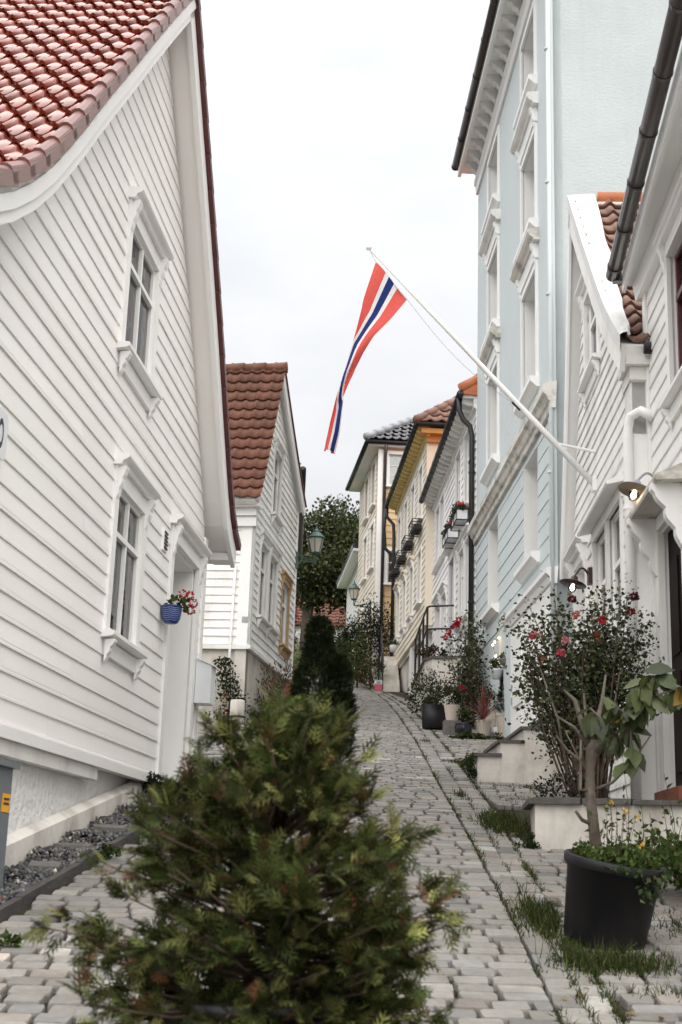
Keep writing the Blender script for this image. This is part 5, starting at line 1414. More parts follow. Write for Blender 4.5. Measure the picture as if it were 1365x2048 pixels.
# ---- foreground thuja in its pot
cx, cy = -.20, 3.72
r = thing('potted_thuja', 'bushy green thuja in a black pot in the foreground', 'potted shrub', (cx, cy, gz(cy)))
b = MB(); b.lathe([(.19, 0), (.235, .5), (.245, .5), (.25, .54), (.235, .545), (.225, .5)], n=32); b.build('pot', 'tub_plastic', r, smooth=True)
b = MB(); b.lathe([(.22, .48), (.1, .5), (.01, .505)], n=20); b.build('earth', 'soil', r)
zb = .5
st_ = []; P, D, U_ = [], [], []
hs = [-.2, .1, .24, .36, .46, .56, .66, .76]; rs = [.40, .50, .53, .49, .40, .28, .17, .05]
rs = [.44, .49, .51, .46, .39, .31, .22, .05]
for k in range(340):
    h = -.2 + .96 * rng.random() ** 1.0; az = rng.uniform(0, 2 * math.pi)
    L = np.interp(h, hs, rs) * rng.uniform(.5, 1.0) * (1.02 + .10 * math.sin(az * 2 + h * 7) + .11 * math.sin(az * 5 - h * 13))
    if rng.random() < .06: L *= 1.22
    a = Vector((.06, 0, zb + max(.03, h * .78 - .02))); e = Vector((.02 + .07 * max(0, h) + L * math.cos(az), L * math.sin(az), zb + h + rng.uniform(-.02, .07)))
    mid = (a + e) / 2 + Vector((0, 0, -.05 * L + max(0, -h) * .5)) + Vector((rng.uniform(-.03, .03), rng.uniform(-.03, .03), 0))
    st_.append(([tuple(a), tuple(mid), tuple(e)], .006, .0018))
    for c in range(2 + int(5 * L)):                       # tufts along the branch
        t = .42 + .6 * rng.random()
        p = a * (1 - t) ** 2 + mid * 2 * t * (1 - t) + e * t ** 2
        g_ = ((e - a).normalized() + Vector((rng.gauss(0, .5), rng.gauss(0, .5), rng.gauss(.35, .4)))).normalized()
        q_ = p + g_ * rng.uniform(.03, .07); st_.append(([tuple(p), tuple(q_)], .002, .001))
        for j in range(8):
            dd = (g_ + Vector((rng.gauss(0, .5), rng.gauss(0, .5), rng.gauss(.15, .45)))).normalized()
            P.append(p.lerp(q_, rng.random())); D.append(dd); U_.append(Vector((rng.gauss(0, .7), rng.gauss(0, .7), 1)))
n = len(P)
colr = mixcol(n, (.045, .056, .016), .5, (.135, .14, .045), .27)
kk = nr.random(n) < .04; colr[kk] = A3([.13, .06, .03]) * (.6 + .8 * nr.random((kk.sum(), 1)))
spray_cloud('foliage', A3([tuple(q) for q in P]), A3([tuple(q) for q in D]), A3([tuple(q) for q in U_]), .045 + .045 * nr.random(n), colr, 'leaf', r, nb=4)
stems('branches', st_, 'twig', r, 5)
b = MB(); b.tube([(.05, 0, .45), (.06, 0, .75), (.05, .01, 1.05), (.03, 0, 1.28)], [.022, .018, .012, .004], 8); b.build('trunk', 'bark', r, smooth=True)

# ---- twin-tipped cypress up the street
cx, cy = -.15, 13.0
r = thing('dark_cypress', 'dense dark twin-tipped cypress standing in the street behind the thuja', 'cypress', (cx, cy, gz(cy)))
b = MB(); b.lathe([(.15, 0), (.19, .3), (.2, .33), (.18, .33)], n=24); b.build('pot', 'tub_plastic', r, smooth=True)
P, D = [], []
for (ox, H_, z0, prof) in ((-.02, 1.62, .25, [(0, .2), (.15, .27), (.35, .29), (.5, .25), (.68, .15), (.8, .11), (.93, .095), (1, .03)]), (.17, 1.27, .3, [(0, .12), (.4, .17), (.7, .12), (.9, .095), (1, .03)])):
    m_ = 4200 if ox < 0 else 2000
    for k in range(m_):
        t = rng.random() ** .9; rad = np.interp(t, [q[0] for q in prof], [q[1] for q in prof])
        az = rng.uniform(0, 2 * math.pi); rr = rad * (.45 + .6 * rng.random() ** .6)
        P.append((ox + rr * math.cos(az), rr * math.sin(az), z0 + (H_ - z0) * t)); D.append((math.cos(az) * .75 + rng.gauss(0, .35), math.sin(az) * .75 + rng.gauss(0, .35), .8 + rng.gauss(0, .35)))
n = len(P); U_ = nr.normal(size=(n, 3)) + A3([0, 0, .5])
spray_cloud('foliage', A3(P), A3(D), U_, .05 + .04 * nr.random(n), mixcol(n, (.018, .026, .011), .35, (.04, .05, .018), .1), 'leaf', r, nb=4)
b = MB(); b.tube([(0, 0, .3), (0, 0, 1.3)], [.03, .008], 8); b.tube([(0, 0, .4), (.15, 0, .7), (.17, 0, 1.1)], [.02, .012, .005], 8); b.build('trunk', 'bark', r, smooth=True)

# ---- black tub with the pruned tree
TX, TY = 1.365, 7.05
r = thing('tub_tree', 'pruned young tree with a few large leaves in a round black tub', 'potted tree', (TX, TY, gz(TY) - .01))
r.rotation_euler = (R(8), R(8), 0)
inv_t = Matrix.LocRotScale(r.location, r.rotation_euler, None).inverted()
b = MB(); b.lathe([(.185, 0), (.2, .02), (.232, .36), (.247, .362), (.252, .37), (.254, .408), (.246, .415), (.232, .408), (.225, .35)], n=48); b.build('tub', 'tub_plastic', r, smooth=True)
b = MB(); b.lathe([(.214, .33), (.1, .35), (.01, .36)], n=24); b.build('earth', 'soil', r)
def tp(u, v, y): return tuple(inv_t @ at(u, v, y))
def chain(*q): return [tp(*k) for k in q]
b = MB(); b.tube(chain((1196, 1745, 7.08), (1192, 1690, 7.08), (1182, 1600, 7.06), (1180, 1540, 7.05), (1184, 1500, 7.05), (1186, 1480, 7.05)), [.034, .030, .026, .0245, .031, .024], 12); b.build('trunk', 'bark', r, smooth=True)
br = [(chain((1184, 1495, 7.05), (1165, 1450, 7.05), (1150, 1400, 7.08), (1128, 1380, 7.1)), .022, .006), (chain((1186, 1490, 7.05), (1196, 1440, 7.1), (1205, 1400, 7.15), (1212, 1350, 7.2)), .02, .005),
      (chain((1186, 1500, 7.05), (1215, 1488, 7.0), (1245, 1478, 6.95), (1262, 1450, 6.9), (1262, 1420, 6.9)), .026, .012), (chain((1262, 1425, 6.9), (1290, 1400, 6.8), (1330, 1385, 6.75), (1380, 1375, 6.7)), .010, .004),
      (chain((1240, 1480, 6.95), (1205, 1440, 6.95), (1180, 1415, 6.95)), .009, .004), (chain((1262, 1440, 6.9), (1240, 1420, 6.85), (1215, 1395, 6.85)), .009, .004), (chain((1190, 1580, 7.05), (1225, 1565, 7.0), (1260, 1530, 6.95), (1285, 1495, 6.95), (1302, 1470, 6.95)), .010, .003),
      (chain((1180, 1550, 7.05), (1160, 1520, 7.05), (1135, 1500, 7.05), (1112, 1470, 7.05)), .011, .003), (chain((1160, 1520, 7.05), (1150, 1500, 7.05), (1130, 1460, 7.08)), .006, .002), (chain((1175, 1490, 7.05), (1150, 1455, 7.08), (1110, 1430, 7.1)), .012, .003),
      (chain((1262, 1425, 6.9), (1275, 1380, 6.85), (1300, 1355, 6.8), (1350, 1340, 6.75)), .008, .003), (chain((1188, 1650, 7.07), (1165, 1640, 7.05), (1152, 1622, 7.04)), .012, .008), (chain((1262, 1450, 6.9), (1262, 1490, 6.88), (1258, 1530, 6.88)), .008, .003), (chain((1182, 1580, 7.06), (1160, 1580, 7.02), (1163, 1480, 7.05)), .012, .007)]
for p_, a, c_ in br: stems('branch', [(p_, a, c_)], 'bark', r, 7, None)
def big_leaf(c):
    b = MB(); W_, L_ = .5, 1.0
    out_ = [(0, 0), (.2, .17), (.45, .3), (.7, .24), (.88, .1), (1, 0)]
    mid = [b.p(x, 0, -.22 * x * x) for x, _ in out_]; l = [b.p(x, y, -.22 * x * x + .25 * y) for x, y in out_[1:-1]]; rr = [b.p(x, -y, -.22 * x * x + .25 * y) for x, y in out_[1:-1]]
    for S, sg in ((l, 1), (rr, -1)):
        seq = [mid[0]] + S + [mid[-1]]
        for k in range(5):
            q = [mid[k], mid[k + 1], seq[k + 1], seq[k]]; q = list(dict.fromkeys(q)); b.f.append(tuple(q) if sg > 0 else tuple(reversed(q))); b.mi.append(0)
    me = bpy.data.meshes.new('leaf'); me.from_pydata(b.v, [], b.f); me.materials.append(M['leaf_gloss']); me.polygons.foreach_set('use_smooth', [True] * len(b.f)); me.update(); set_col(me, [c] * len(b.f)); return me
LM = [big_leaf(c) for c in ((.075, .095, .035), (.06, .08, .03), (.11, .125, .055), (.09, .11, .045), (.30, .20, .05), (.035, .045, .02))]
spots = []
for k in range(104):
    p_ = rng.choice([br[3], br[10], br[3], br[10], br[4], br[5], br[12]])[0]
    t = rng.random(); i = min(len(p_) - 2, int(t * (len(p_) - 1))); f_ = t * (len(p_) - 1) - i
    spots.append(Vector(p_[i]).lerp(Vector(p_[i + 1]), f_))
for k, p in enumerate(spots):
    me = rng.choice(LM[:4] + LM[:4] + [LM[5]]) if rng.random() > .03 else LM[4]
    o = bpy.data.objects.new('leaf', me); col.objects.link(o); o.parent = r
    s = rng.uniform(.095, .15)
    dv = Vector((rng.gauss(0, .55), rng.gauss(-.2, .5), rng.gauss(-.75, .45))).normalized()
    o.matrix_local = Matrix.LocRotScale(p, dv.to_track_quat('X', 'Z') @ Matrix.Rotation(rng.uniform(-1, 1), 4, 'X').to_quaternion(), (s, s, s))
# low weeds in the tub
n = 1500; a_ = 2 * np.pi * nr.random(n); rr = .215 * np.sqrt(nr.random(n))
P = np.stack([rr * np.cos(a_), rr * np.sin(a_), .36 + .10 * nr.random(n) ** 1.2], 1)
leaf_cloud('weeds', P, nr.normal(size=(n, 3)) * .6 + A3([0, 0, .5]), .018 + .02 * nr.random(n), .7, mixcol(n, (.055, .085, .022), .35, (.11, .13, .04), .15), parent=r)
n = 220; a_ = R(250) + R(130) * nr.random(n); rr = .235 + .03 * nr.random(n)
P = np.stack([rr * np.cos(a_), rr * np.sin(a_), .40 - .13 * nr.random(n) * (np.sin(a_ * 5) > .2)], 1)
leaf_cloud('trailing_weeds', P, nr.normal(size=(n, 3)) * .5 + A3([0, -.2, -.5]), .018 + .02 * nr.random(n), .8, mixcol(n, (.05, .075, .028), .3), parent=r)
ws = []; P = []
for k in range(16):
    a = rng.uniform(0, 6.28); q = rng.uniform(.03, .2); h = rng.uniform(.12, .32)
    p0 = Vector((q * math.cos(a), q * math.sin(a), .36)); p1 = p0 + Vector((rng.gauss(0, .03), rng.gauss(0, .03), h))
    ws.append(([tuple(p0), tuple((p0 + p1) / 2 + Vector((.01, 0, 0))), tuple(p1)], .002, .001))
    for j in range(9): P.append(tuple(p0.lerp(p1, .25 + .75 * j / 9)))
stems('weed_stems', ws, 'twig', r, 4)
n = len(P); leaf_cloud('weed_leaves', A3(P), nr.normal(size=(n, 3)) + A3([0, 0, .2]), .02 + .025 * nr.random(n), .4, mixcol(n, (.05, .075, .025)), parent=r)
fl = [ws[k][0][2] for k in (1, 4, 7, 9, 12)]
P = np.repeat(A3(fl), 7, axis=0) + nr.normal(size=(35, 3)) * .006
leaf_cloud('yellow_flowers', P, nr.normal(size=(35, 3)), .016 + .006 * nr.random(35), .7, mixcol(35, (.62, .42, .08), .15), 'petal', r)

# ---- rose bush growing from the planter
r = thing('rose_bush', 'tall rose bush with pink and red blooms before the gabled white house', 'rose bush', (1.95, 10.55, 2.0))
o3 = Vector(r.location)
ca = at(1165, 1305, 11.2) - o3
st_ = []; P, D = [], []
tips = []
for k in range(56):
    u, v = rng.gauss(1165, 66), rng.gauss(1318, 60)
    u = min(1290, max(1045, u)); v = min(1425, max(1200, v))
    tips.append((u, v))
for (u, v) in tips + [(1110, 1195), (1255, 1190), (1060, 1215), (1292, 1255), (1045, 1270), (1085, 1440), (1070, 1330), (1240, 1200)]:
    y = rng.uniform(10.75, 11.7); e = at(u, v, y) - o3
    a = Vector((rng.uniform(-.12, .12), rng.uniform(-.1, .15), 0)); mid = a.lerp(e, .5) + Vector((rng.gauss(0, .06), rng.gauss(0, .06), .12))
    pts = [tuple(a * (1 - t) ** 2 + mid * 2 * t * (1 - t) + e * t ** 2) for t in np.linspace(0, 1, 6)]
    st_.append((pts, .011, .003))
    m_ = 150
    for j in range(m_):
        t = .42 + .62 * rng.random() ** .75
        q = a * (1 - t) ** 2 + mid * 2 * t * (1 - t) + e * t ** 2
        P.append((q.x + rng.gauss(0, .075), q.y + rng.gauss(0, .09), q.z + rng.gauss(0, .075))); D.append((rng.gauss(0, 1), rng.gauss(-.2, 1), rng.gauss(-.15, .7)))
n = len(P)
leaf_cloud('foliage', A3(P), A3(D), .028 + .026 * nr.random(n), .68, mixcol(n, (.04, .05, .02), .45, (.10, .10, .05), .18), 'leaf_gloss', r)
stems('stems', st_, 'twig', r, 6)
b = MB(); b.tube([(0, 0, -.05), (.0, .0, .5), (-.02, .02, .9)], [.02, .016, .01], 8); b.tube([(.12, .1, -.05), (.2, .15, .6), (.3, .2, 1.1)], [.016, .012, .006], 8); b.tube([(-.1, .05, 0), (-.22, .05, .7), (-.35, .1, 1.1)], [.014, .01, .005], 8); b.build('main_stems', 'bark', r, smooth=True)
for k, (u, v, c_) in enumerate(((1065, 1272, (.55, .08, .12)), (1074, 1270, (.6, .3, .3)), (1123, 1306, (.65, .1, .16)), (1130, 1280, (.55, .25, .25)), (1145, 1198, (.10, .012, .02)), (1262, 1225, (.2, .02, .02)), (1152, 1230, (.5, .2, .15)), (1085, 1318, (.28, .07, .03)), (1268, 1192, (.08, .01, .015)), (1205, 1240, (.45, .03, .04)))):
    p = at(u, v, 10.9) - o3
    Pq, q = blob_pts(46, tuple(p), (.022, .022, .02), .1); leaf_cloud('bloom', Pq, q, .02 + .012 * nr.random(46), 1.0, mixcol(46, c_, .15), 'petal', r)
p = at(1188, 1285, 11.3)
r = thing('paper_flag', 'small red and white folded paper decoration among the rose leaves', 'decoration', p)
b = MB(); b.hexa(((-.05, 0, -.05), (.0, -.03, -.07), (.0, -.02, -.07), (-.05, .012, -.05)), ((-.06, 0, .05), (.0, -.03, .02), (.0, -.02, .02), (-.06, .012, .05))); b.build('white_side', 'flag_white', r)
b = MB(); b.hexa(((.002, -.03, -.05), (.06, 0, -.03), (.06, .012, -.03), (.002, -.018, -.05)), ((.002, -.03, .11), (.05, 0, .10), (.05, .012, .10), (.002, -.018, .11))); b.build('red_side', 'flag_red', r)

# ---- pots by the pale blue building
def potted(name, label, cat, u, v, y, prof, m, ribs=False, group=None, zoff=0.0):
    p = at(u, v, y); r = thing(name, label, cat, (p.x, y, gz(y) + zoff), 0, group)
    b = MB(); b.lathe(prof, n=40 if ribs else 28, ribs=ribs, rib=.018); b.build('pot', m, r, smooth=not ribs)
    rad, h = prof[-1]; b = MB(); b.lathe([(rad * .92, h - .03), (.01, h - .02)], n=16); b.build('earth', 'soil', r)
    return r, h
def bush(r, n, c, rad, size, base, alt=None, pa=.1, clumps=10, wid=.6, m='leaf', up=.3, name='foliage', cl_r=.42, var=.38):
    P, q = blob_pts(n, c, rad, clumps=clumps, cl_r=cl_r)
    return leaf_cloud(name, P, q * .7 + nr.normal(size=(n, 3)) * .7 + A3([0, 0, up]), size * (.7 + .6 * nr.random(n)), wid, mixcol(n, base, var, alt, pa), m, r)
r, h = potted('black_pot', 'large black pot with fine-leaved shrub, leftmost of the pots', 'potted plant', 867, 1458, 21.9, [(.16, 0), (.18, .02), (.2, .38), (.19, .38)], 'tub_plastic', group='pots by the pale blue building')
bush(r, 1300, (0, 0, .62), (.36, .3, .38), .045, (.028, .036, .015), (.07, .075, .03), .12, 16, .4)
b = MB(); b.tube([(0, 0, .35), (.05, 0, .7)], [.02, .008], 6); b.build('stem', 'twig', r)
b = MB(); b.box(-.13, .13, -.13, .13, -.1, .2); p = at(904, 1470, 20.9); o = b.build('stone_block', 'granite', loc=(p.x, 20.9, gz(20.9))); tag(o, 'mossy stone block carrying a ribbed beige pot', 'stone')
RB = [(.085, 0), (.12, .22), (.125, .225), (.125, .24), (.115, .24)]
r, h = potted('ribbed_pot', 'ribbed beige pot standing on the stone block', 'potted plant', 904, 1470, 20.9, RB, 'beige_pot', True, 'ribbed beige pots', .2)
bush(r, 350, (0, 0, .4), (.16, .14, .2), .05, (.03, .04, .016), None, 0, 8, .5)
r, h = potted('glazed_bowl', 'dark glazed bowl with trailing leaves before the ribbed pots', 'potted plant', 927, 1470, 20.6, [(.09, 0), (.125, .05), (.135, .13), (.12, .18), (.125, .19), (.11, .19)], 'glaze_dark', group='pots by the pale blue building')
bush(r, 420, (.03, 0, .26), (.17, .15, .13), .05, (.055, .07, .03), (.11, .12, .06), .2, 8, .7)
r, h = potted('ribbed_pot', 'ribbed beige pot with spiky red cordyline', 'potted plant', 967, 1473, 20.6, RB, 'beige_pot', True, 'ribbed beige pots')
b = MB(); V_, F_, C_ = [], [], []
for k in range(44):
    az = rng.uniform(0, 6.283); el = rng.uniform(.15, 1.5) if k > 8 else rng.uniform(1.1, 1.5); L = rng.uniform(.38, .62); w = .013
    dirh = Vector((math.cos(az), math.sin(az), 0)); side = Vector((-math.sin(az), math.cos(az), 0)); n0 = len(V_)
    for j in range(7):
        t = j / 6; e = el - .95 * t * t * (1.5 - el)
        p = Vector((0, 0, .25)) + dirh * (L * t * math.cos(el) * (1 + .25 * t)) + Vector((0, 0, L * t * math.sin(el) - .28 * L * t * t * (1.6 - el)))
        ww = w * (1 - t ** 3) * (.5 + 1.2 * t * (1 - t) + .3)
        V_ += [tuple(p + side * ww), tuple(p - side * ww)]
    for j in range(6): F_.append((n0 + 2 * j, n0 + 2 * j + 1, n0 + 2 * j + 3, n0 + 2 * j + 2)); C_.append(((.17, .055, .05), (.22, .09, .075), (.11, .035, .035))[k % 3])
np_mesh('leaves', V_, F_, 'leaf_gloss', r, C_)['kind'] = 'stuff'
r, h = potted('ribbed_pot', 'ribbed beige pot half hidden behind the cordyline', 'potted plant', 985, 1450, 21.4, [(.1, 0), (.145, .3), (.15, .305), (.15, .32), (.14, .32)], 'beige_pot', True, 'ribbed beige pots', .05)
bush(r, 260, (0, 0, .5), (.2, .15, .22), .05, (.03, .04, .016), None, 0, 6, .5)
r, h = potted('white_bowl', 'small white bowl between two ribbed beige pots', 'flower pot', 992, 1470, 20.7, [(.065, 0), (.09, .04), (.095, .13), (.09, .135)], 'pot_white', group='pots by the pale blue building')
r, h = potted('ribbed_pot', 'large ribbed beige pot with dark conifer beside the white portal', 'potted plant', 1014, 1474, 20.6, [(.125, 0), (.16, .31), (.168, .315), (.168, .34), (.155, .34)], 'beige_pot', True, 'ribbed beige pots')
n = 900; t = nr.random(n) ** .8; a_ = 6.283 * nr.random(n); rr = (.17 * (1 - t) + .03) * (.5 + .5 * nr.random(n))
spray_cloud('foliage', np.stack([rr * np.cos(a_), rr * np.sin(a_), .34 + .62 * t], 1), np.stack([np.cos(a_) * .7, np.sin(a_) * .7, .8 + 0 * t], 1) + nr.normal(size=(n, 3)) * .3, nr.normal(size=(n, 3)), .06 + .04 * nr.random(n), mixcol(n, (.02, .03, .014), .3), 'leaf', r, nb=3)
p = at(1019, 1474, 20.3); r = thing('plant_hook', 'slim black iron hook rod standing among the pots', 'plant hook', (p.x, 20.3, gz(20.3)))
b = MB(); b.tube([(0, 0, -.05), (0, 0, 1.05)], .011, 7); b.tube([(0, 0, .28), (-.04, -.01, .25), (-.06, -.01, .28), (-.055, -.01, .31)], .008, 6); b.build('rod', 'iron', r, smooth=True)
# ---- climbing plant with hanging pots along the wall
r = thing('climbing_rose', 'tall straggling climbing rose with red blooms along the black pipe', 'climbing plant', (2.18, 23.2, gz(23.2)))
o3 = Vector(r.location); P, D, st_ = [], [], []
for k in range(46):
    u, v, y = rng.uniform(890, 1012), rng.uniform(1235, 1400), rng.uniform(21.6, 23.6)
    e = at(u, v, y) - o3; e.x = min(e.x, 2.40 - .03 * (y - 23) - o3.x)
    a = Vector((rng.uniform(-.1, .1), rng.uniform(-1.2, .3), 0)); a.z = gz(o3.y + a.y) - o3.z
    mid = a.lerp(e, .5) + Vector((0, 0, .15)); st_.append(([tuple(a), tuple(mid), tuple(e)], .009, .003))
    for j in range(62):
        t = .35 + .7 * rng.random(); q = a * (1 - t) ** 2 + mid * 2 * t * (1 - t) + e * t ** 2
        P.append((q.x + rng.gauss(0, .1), q.y + rng.gauss(0, .14), q.z + rng.gauss(0, .11))); D.append((rng.gauss(0, 1), rng.gauss(0, 1), rng.gauss(-.1, .7)))
n = len(P); leaf_cloud('foliage', A3(P), A3(D), .04 + .035 * nr.random(n), .65, mixcol(n, (.036, .044, .018), .4, (.10, .10, .05), .14), 'leaf_gloss', r)
stems('stems', st_, 'twig', r, 5)
for (u, v) in ((917, 1240), (915, 1248), (911, 1252), (897, 1264), (890, 1275), (895, 1380), (924, 1378)):
    p = at(u, v, 21.9) - o3; Pq, q = blob_pts(44, tuple(p), (.035, .035, .03), .1); leaf_cloud('bloom', Pq, q, .03 + .015 * nr.random(44), 1.0, mixcol(44, (.38, .012, .025), .15), 'petal', r)
for k, (u, v, y, lb) in enumerate(((1018, 1262, 20.3, 'pale hanging pot with yellow flowers, highest beside the portal'), (993, 1358, 20.6, 'light grey-blue hanging pot below the string lights'), (1015, 1335, 20.4, 'mossy hanging basket on white cords'))):
    p = at(u, v, y); r = thing('hanging_basket', lb, 'hanging pot', p, 0, 'hanging pots by the portal')
    b = MB(); b.lathe([(.06, 0), (.09, .12), (.1, .13), (.095, .15), (.085, .15)] if k < 2 else [(.02, 0), (.1, .05), (.14, .12), (.13, .13)], n=20); b.build('pot', 'pot_white' if k < 2 else 'granite', r, smooth=True)
    bush(r, 260, (0, 0, .19), (.16, .12, .09), .04, (.05, .062, .022), (.30, .21, .04), .25 if k == 0 else .12, 8, .6)
    b = MB()
    for dx in (-.1, .1): b.tube([(dx, 0, .12), (0, .02, .55)], .004, 5)
    b.build('cord', 'flag_white', r)
r = thing('string_lights', 'warm string lights glowing among the hanging pots', 'string lights', at(990, 1300, 20.9))
o3 = Vector(r.location)
ptsL = [at(u, v, 20.9) - o3 for u, v in ((1018, 1250), (1008, 1258), (998, 1276), (990, 1284), (986, 1290), (992, 1312), (996, 1322), (1004, 1318), (1014, 1322), (985, 1328))]
b = MB(); b.tube([tuple(q) for q in ptsL], .003, 4); b.build('wire', 'twig', r)
for q in ptsL: b = MB(); b.lathe([(0, -.018), (.014, -.008), (.014, .006), (.005, .018)], c=tuple(q), n=8); b.build('bulb', 'fairy', r, smooth=True)
# white stair rail slab and landing of the white bracket house
r = thing('landing', 'white plastered landing with steps before the white bracket house', 'landing', (1.72, 27.2, gz(27.2)))
b = MB(); pts = [(.0, -.9), (.12, -1.2), (.6, -1.3), (.6, 3.2), (.0, 3.2)]
b.extrude(pts, lambda q: (q[0], q[1], -1.0), lambda q: (q[0], q[1], .85)); b.build('wall', 'plaster', r)
b = MB(); b.extrude([(q[0] - .03 if q[0] < .1 else q[0], q[1] - (.03 if q[1] < 0 else 0)) for q in pts], lambda q: (q[0], q[1], .852), lambda q: (q[0], q[1], .91)); b.build('cap', 'slab', r)
r2_ = thing('iron_railing', 'black iron railing on the landing of the white bracket house', 'railing', (1.75, 27.2, gz(27.2) + .91))
for y in (-1.0, .2, 1.4, 2.8): b = MB(); b.tube([(0, y, 0), (0, y, 1.0)], .022, 6); b.build('post', 'iron', r2_)
for z in (.55, 1.0): b = MB(); b.tube([(.5, -1.2, z), (.05, -1.05, z), (0, -.9, z), (0, 2.8, z)], .02, 6); b.build('rail', 'iron', r2_)
r = thing('landing_flowers', 'red and green potted flowers on the railed landing', 'flowers', (1.95, 26.6, gz(27.2) + .91))
bush(r, 500, (0, .3, .2), (.24, .6, .22), .06, (.03, .04, .016), (.32, .05, .03), .16, 10, .6)
r = thing('landing_shrub', 'dark small-leaved shrub below the railed landing', 'shrub', (1.62, 24.6, gz(24.6)))
bush(r, 900, (0, 0, .4), (.3, .6, .42), .05, (.03, .038, .016), (.075, .08, .03), .12, 14, .6)
# ---- stair, shrubs and toy by the yellow house
r = thing('side_stair', 'concrete stair with iron handrail at the far end of the yellow house', 'steps', (1.3, 36.4, gz(36.4)))
for k in range(7): b = MB(); b.box(-.05, .42, k * .3, 2.4, -.4 if k == 0 else k * .17 - .01, (k + 1) * .17); b.build('step', 'plaster', r)
for x in (-.05,):
    b = MB()
    b.tube([(x, -.1, .95), (x, 2.2, 2.15)], .025, 6); b.build('handrail', 'iron', r)
    b = MB(); b.tube([(x, -.1, .6), (x, 2.2, 1.8)], .02, 6); b.build('handrail', 'iron', r)
    for y in (-.1, 1.0, 2.2): b = MB(); b.tube([(x, y, 0), (x, y, .95 + .52 * (y + .1))], .022, 6); b.build('post', 'iron', r)
p = at(786, 1295, 36.0); r = thing('rail_pot', 'small white flower pot hanging on the far handrail', 'flower pot', p)
b = MB(); b.lathe([(.07, -.12), (.1, .05), (.095, .06)], n=16); b.build('pot', 'pot_white', r, smooth=True); bush(r, 160, (0, 0, .12), (.2, .15, .1), .06, (.04, .05, .02), (.6, .55, .5), .15, 6)
def shrub(name, lb, u, v, y, rad, hgt, n, size, base, alt=None, pa=.1, cat='shrub', clumps=16, m='leaf', wid=.55):
    p = at(u, v, y); r = thing(name, lb, cat, (p.x, y, gz(y)))
    bush(r, n, (0, 0, hgt * .55), (rad, rad * .8, hgt * .5), size, base, alt, pa, clumps, wid, m)
    b = MB(); b.tube([(0, 0, -.1), (.02, 0, hgt * .5), (.0, .02, hgt * .8)], [.035, .02, .008], 6); b.build('stem', 'twig', r)
    return r
shrub('dark_shrub', 'big dark evergreen shrub before the tan house', 742, 1270, 39.0, 1.0, 2.2, 4200, .075, (.016, .022, .012), (.05, .055, .03), .1, clumps=26)
shrub('bright_shrub', 'yellow-green leafy shrub left of the big dark evergreen', 716, 1310, 37.5, .45, 1.35, 1100, .08, (.055, .07, .02), (.11, .12, .03), .2)
shrub('leafy_shrub', 'mid green shrub leaning over the far street edge', 700, 1290, 42.0, .8, 1.9, 1800, .08, (.03, .042, .016), (.07, .08, .03), .15)
shrub('flower_shrub', 'rounded shrub with pink flowers below the far stair', 742, 1340, 36.6, .42, .85, 1100, .06, (.035, .05, .018), (.40, .10, .13), .05)
shrub('corner_shrub', 'bushy dark shrub at the foot of the weathered house far corner', 595, 1370, 27.6, .36, .95, 1200, .055, (.022, .03, .012), (.06, .065, .025), .12)
shrub('red_shrub', 'dark red-leaved shrub past the weathered house', 588, 1250, 34, .2, 2.75, 420, .08, (.12, .02, .03), (.2, .05, .06), .2)
p = at(757, 1373, 35.8); r = thing('toy_case', 'small pink and white toy case beside the flowering shrub', 'toy case', (p.x, 35.8, gz(35.8)))
b = MB(); b.box(-.1, .1, -.06, .06, .0, .17); b.build('body', 'pink_plastic', r); b = MB(); b.box(-.1, .1, -.062, .06, .171, .27); b.build('lid', 'pot_white', r); b = MB(); b.box(-.05, .06, -.075, -.064, .19, .25); b.build('clasp', 'grey_metal', r)
# ---- plants along the weathered house
r = thing('ivy', 'dark ivy climbing the foundation corner of the weathered house', 'ivy', (-1.72, 22.05, gz(22.05)))
P = []; D = []
for k in range(900):
    t = rng.random(); P.append((rng.gauss(-.02 + .08 * math.sin(t * 5), .07 + .1 * (1 - t)), -.02 - .12 * rng.random(), 1.02 * t)); D.append((rng.gauss(0, 1), rng.gauss(-.6, .6), rng.gauss(-.3, .6)))
leaf_cloud('foliage', A3(P), A3(D), .035 + .03 * nr.random(900), .8, mixcol(900, (.028, .036, .014), .4, (.09, .09, .04), .1), parent=r)
b = MB(); b.tube([(0, -.02, 0), (.03, -.03, .5), (0, -.03, 1.0)], [.012, .008, .004], 5); b.build('stem', 'twig', r)
p = at(474, 1442, 21.6); r = thing('clay_drum', 'stained beige drum leaning at the foundation under the ivy', 'drum', (p.x, 21.6, gz(21.6)))
b = MB(); b.lathe([(.1, 0), (.115, .05), (.115, .36), (.1, .38)], n=18); b.build('drum', 'plaster_dirty', r, smooth=True); b = MB(); b.lathe([(.12, .1), (.12, .13)], n=18); b.build('hoop', 'iron', r)
r = thing('rusty_weeds', 'tall dry rust-coloured weeds along the weathered foundation', 'weeds', f2.world(1.9, .25, gz(24.5)))
P, D = [], []
for k in range(1500):
    s = rng.uniform(-1.9, 1.9); h = rng.random() ** 1.5 * (.75 + .2 * math.sin(s * 3)); q = Vector(f2.world(1.9 + s, .2 + rng.uniform(-.13, .2), 0)) - Vector((r.location.x, r.location.y, 0))
    P.append((q.x, q.y, gz(r.location.y + q.y) - r.location.z + h)); D.append((rng.gauss(0, .6), rng.gauss(0, .6), 1 if h > .2 else .2))
leaf_cloud('foliage', A3(P), A3(D), .05 + .05 * nr.random(1500), .3, mixcol(1500, (.05, .055, .02), .35, (.17, .085, .04), .4), parent=r)
r = thing('orange_sprig', 'spindly sprig with orange leaves between the two left houses', 'weed', (at(445, 1440, 21.2).x, 21.2, gz(21.2)))
b = MB(); b.tube([(0, 0, 0), (.03, 0, .25), (.06, 0, .5)], .004, 5); b.build('stem', 'twig', r)
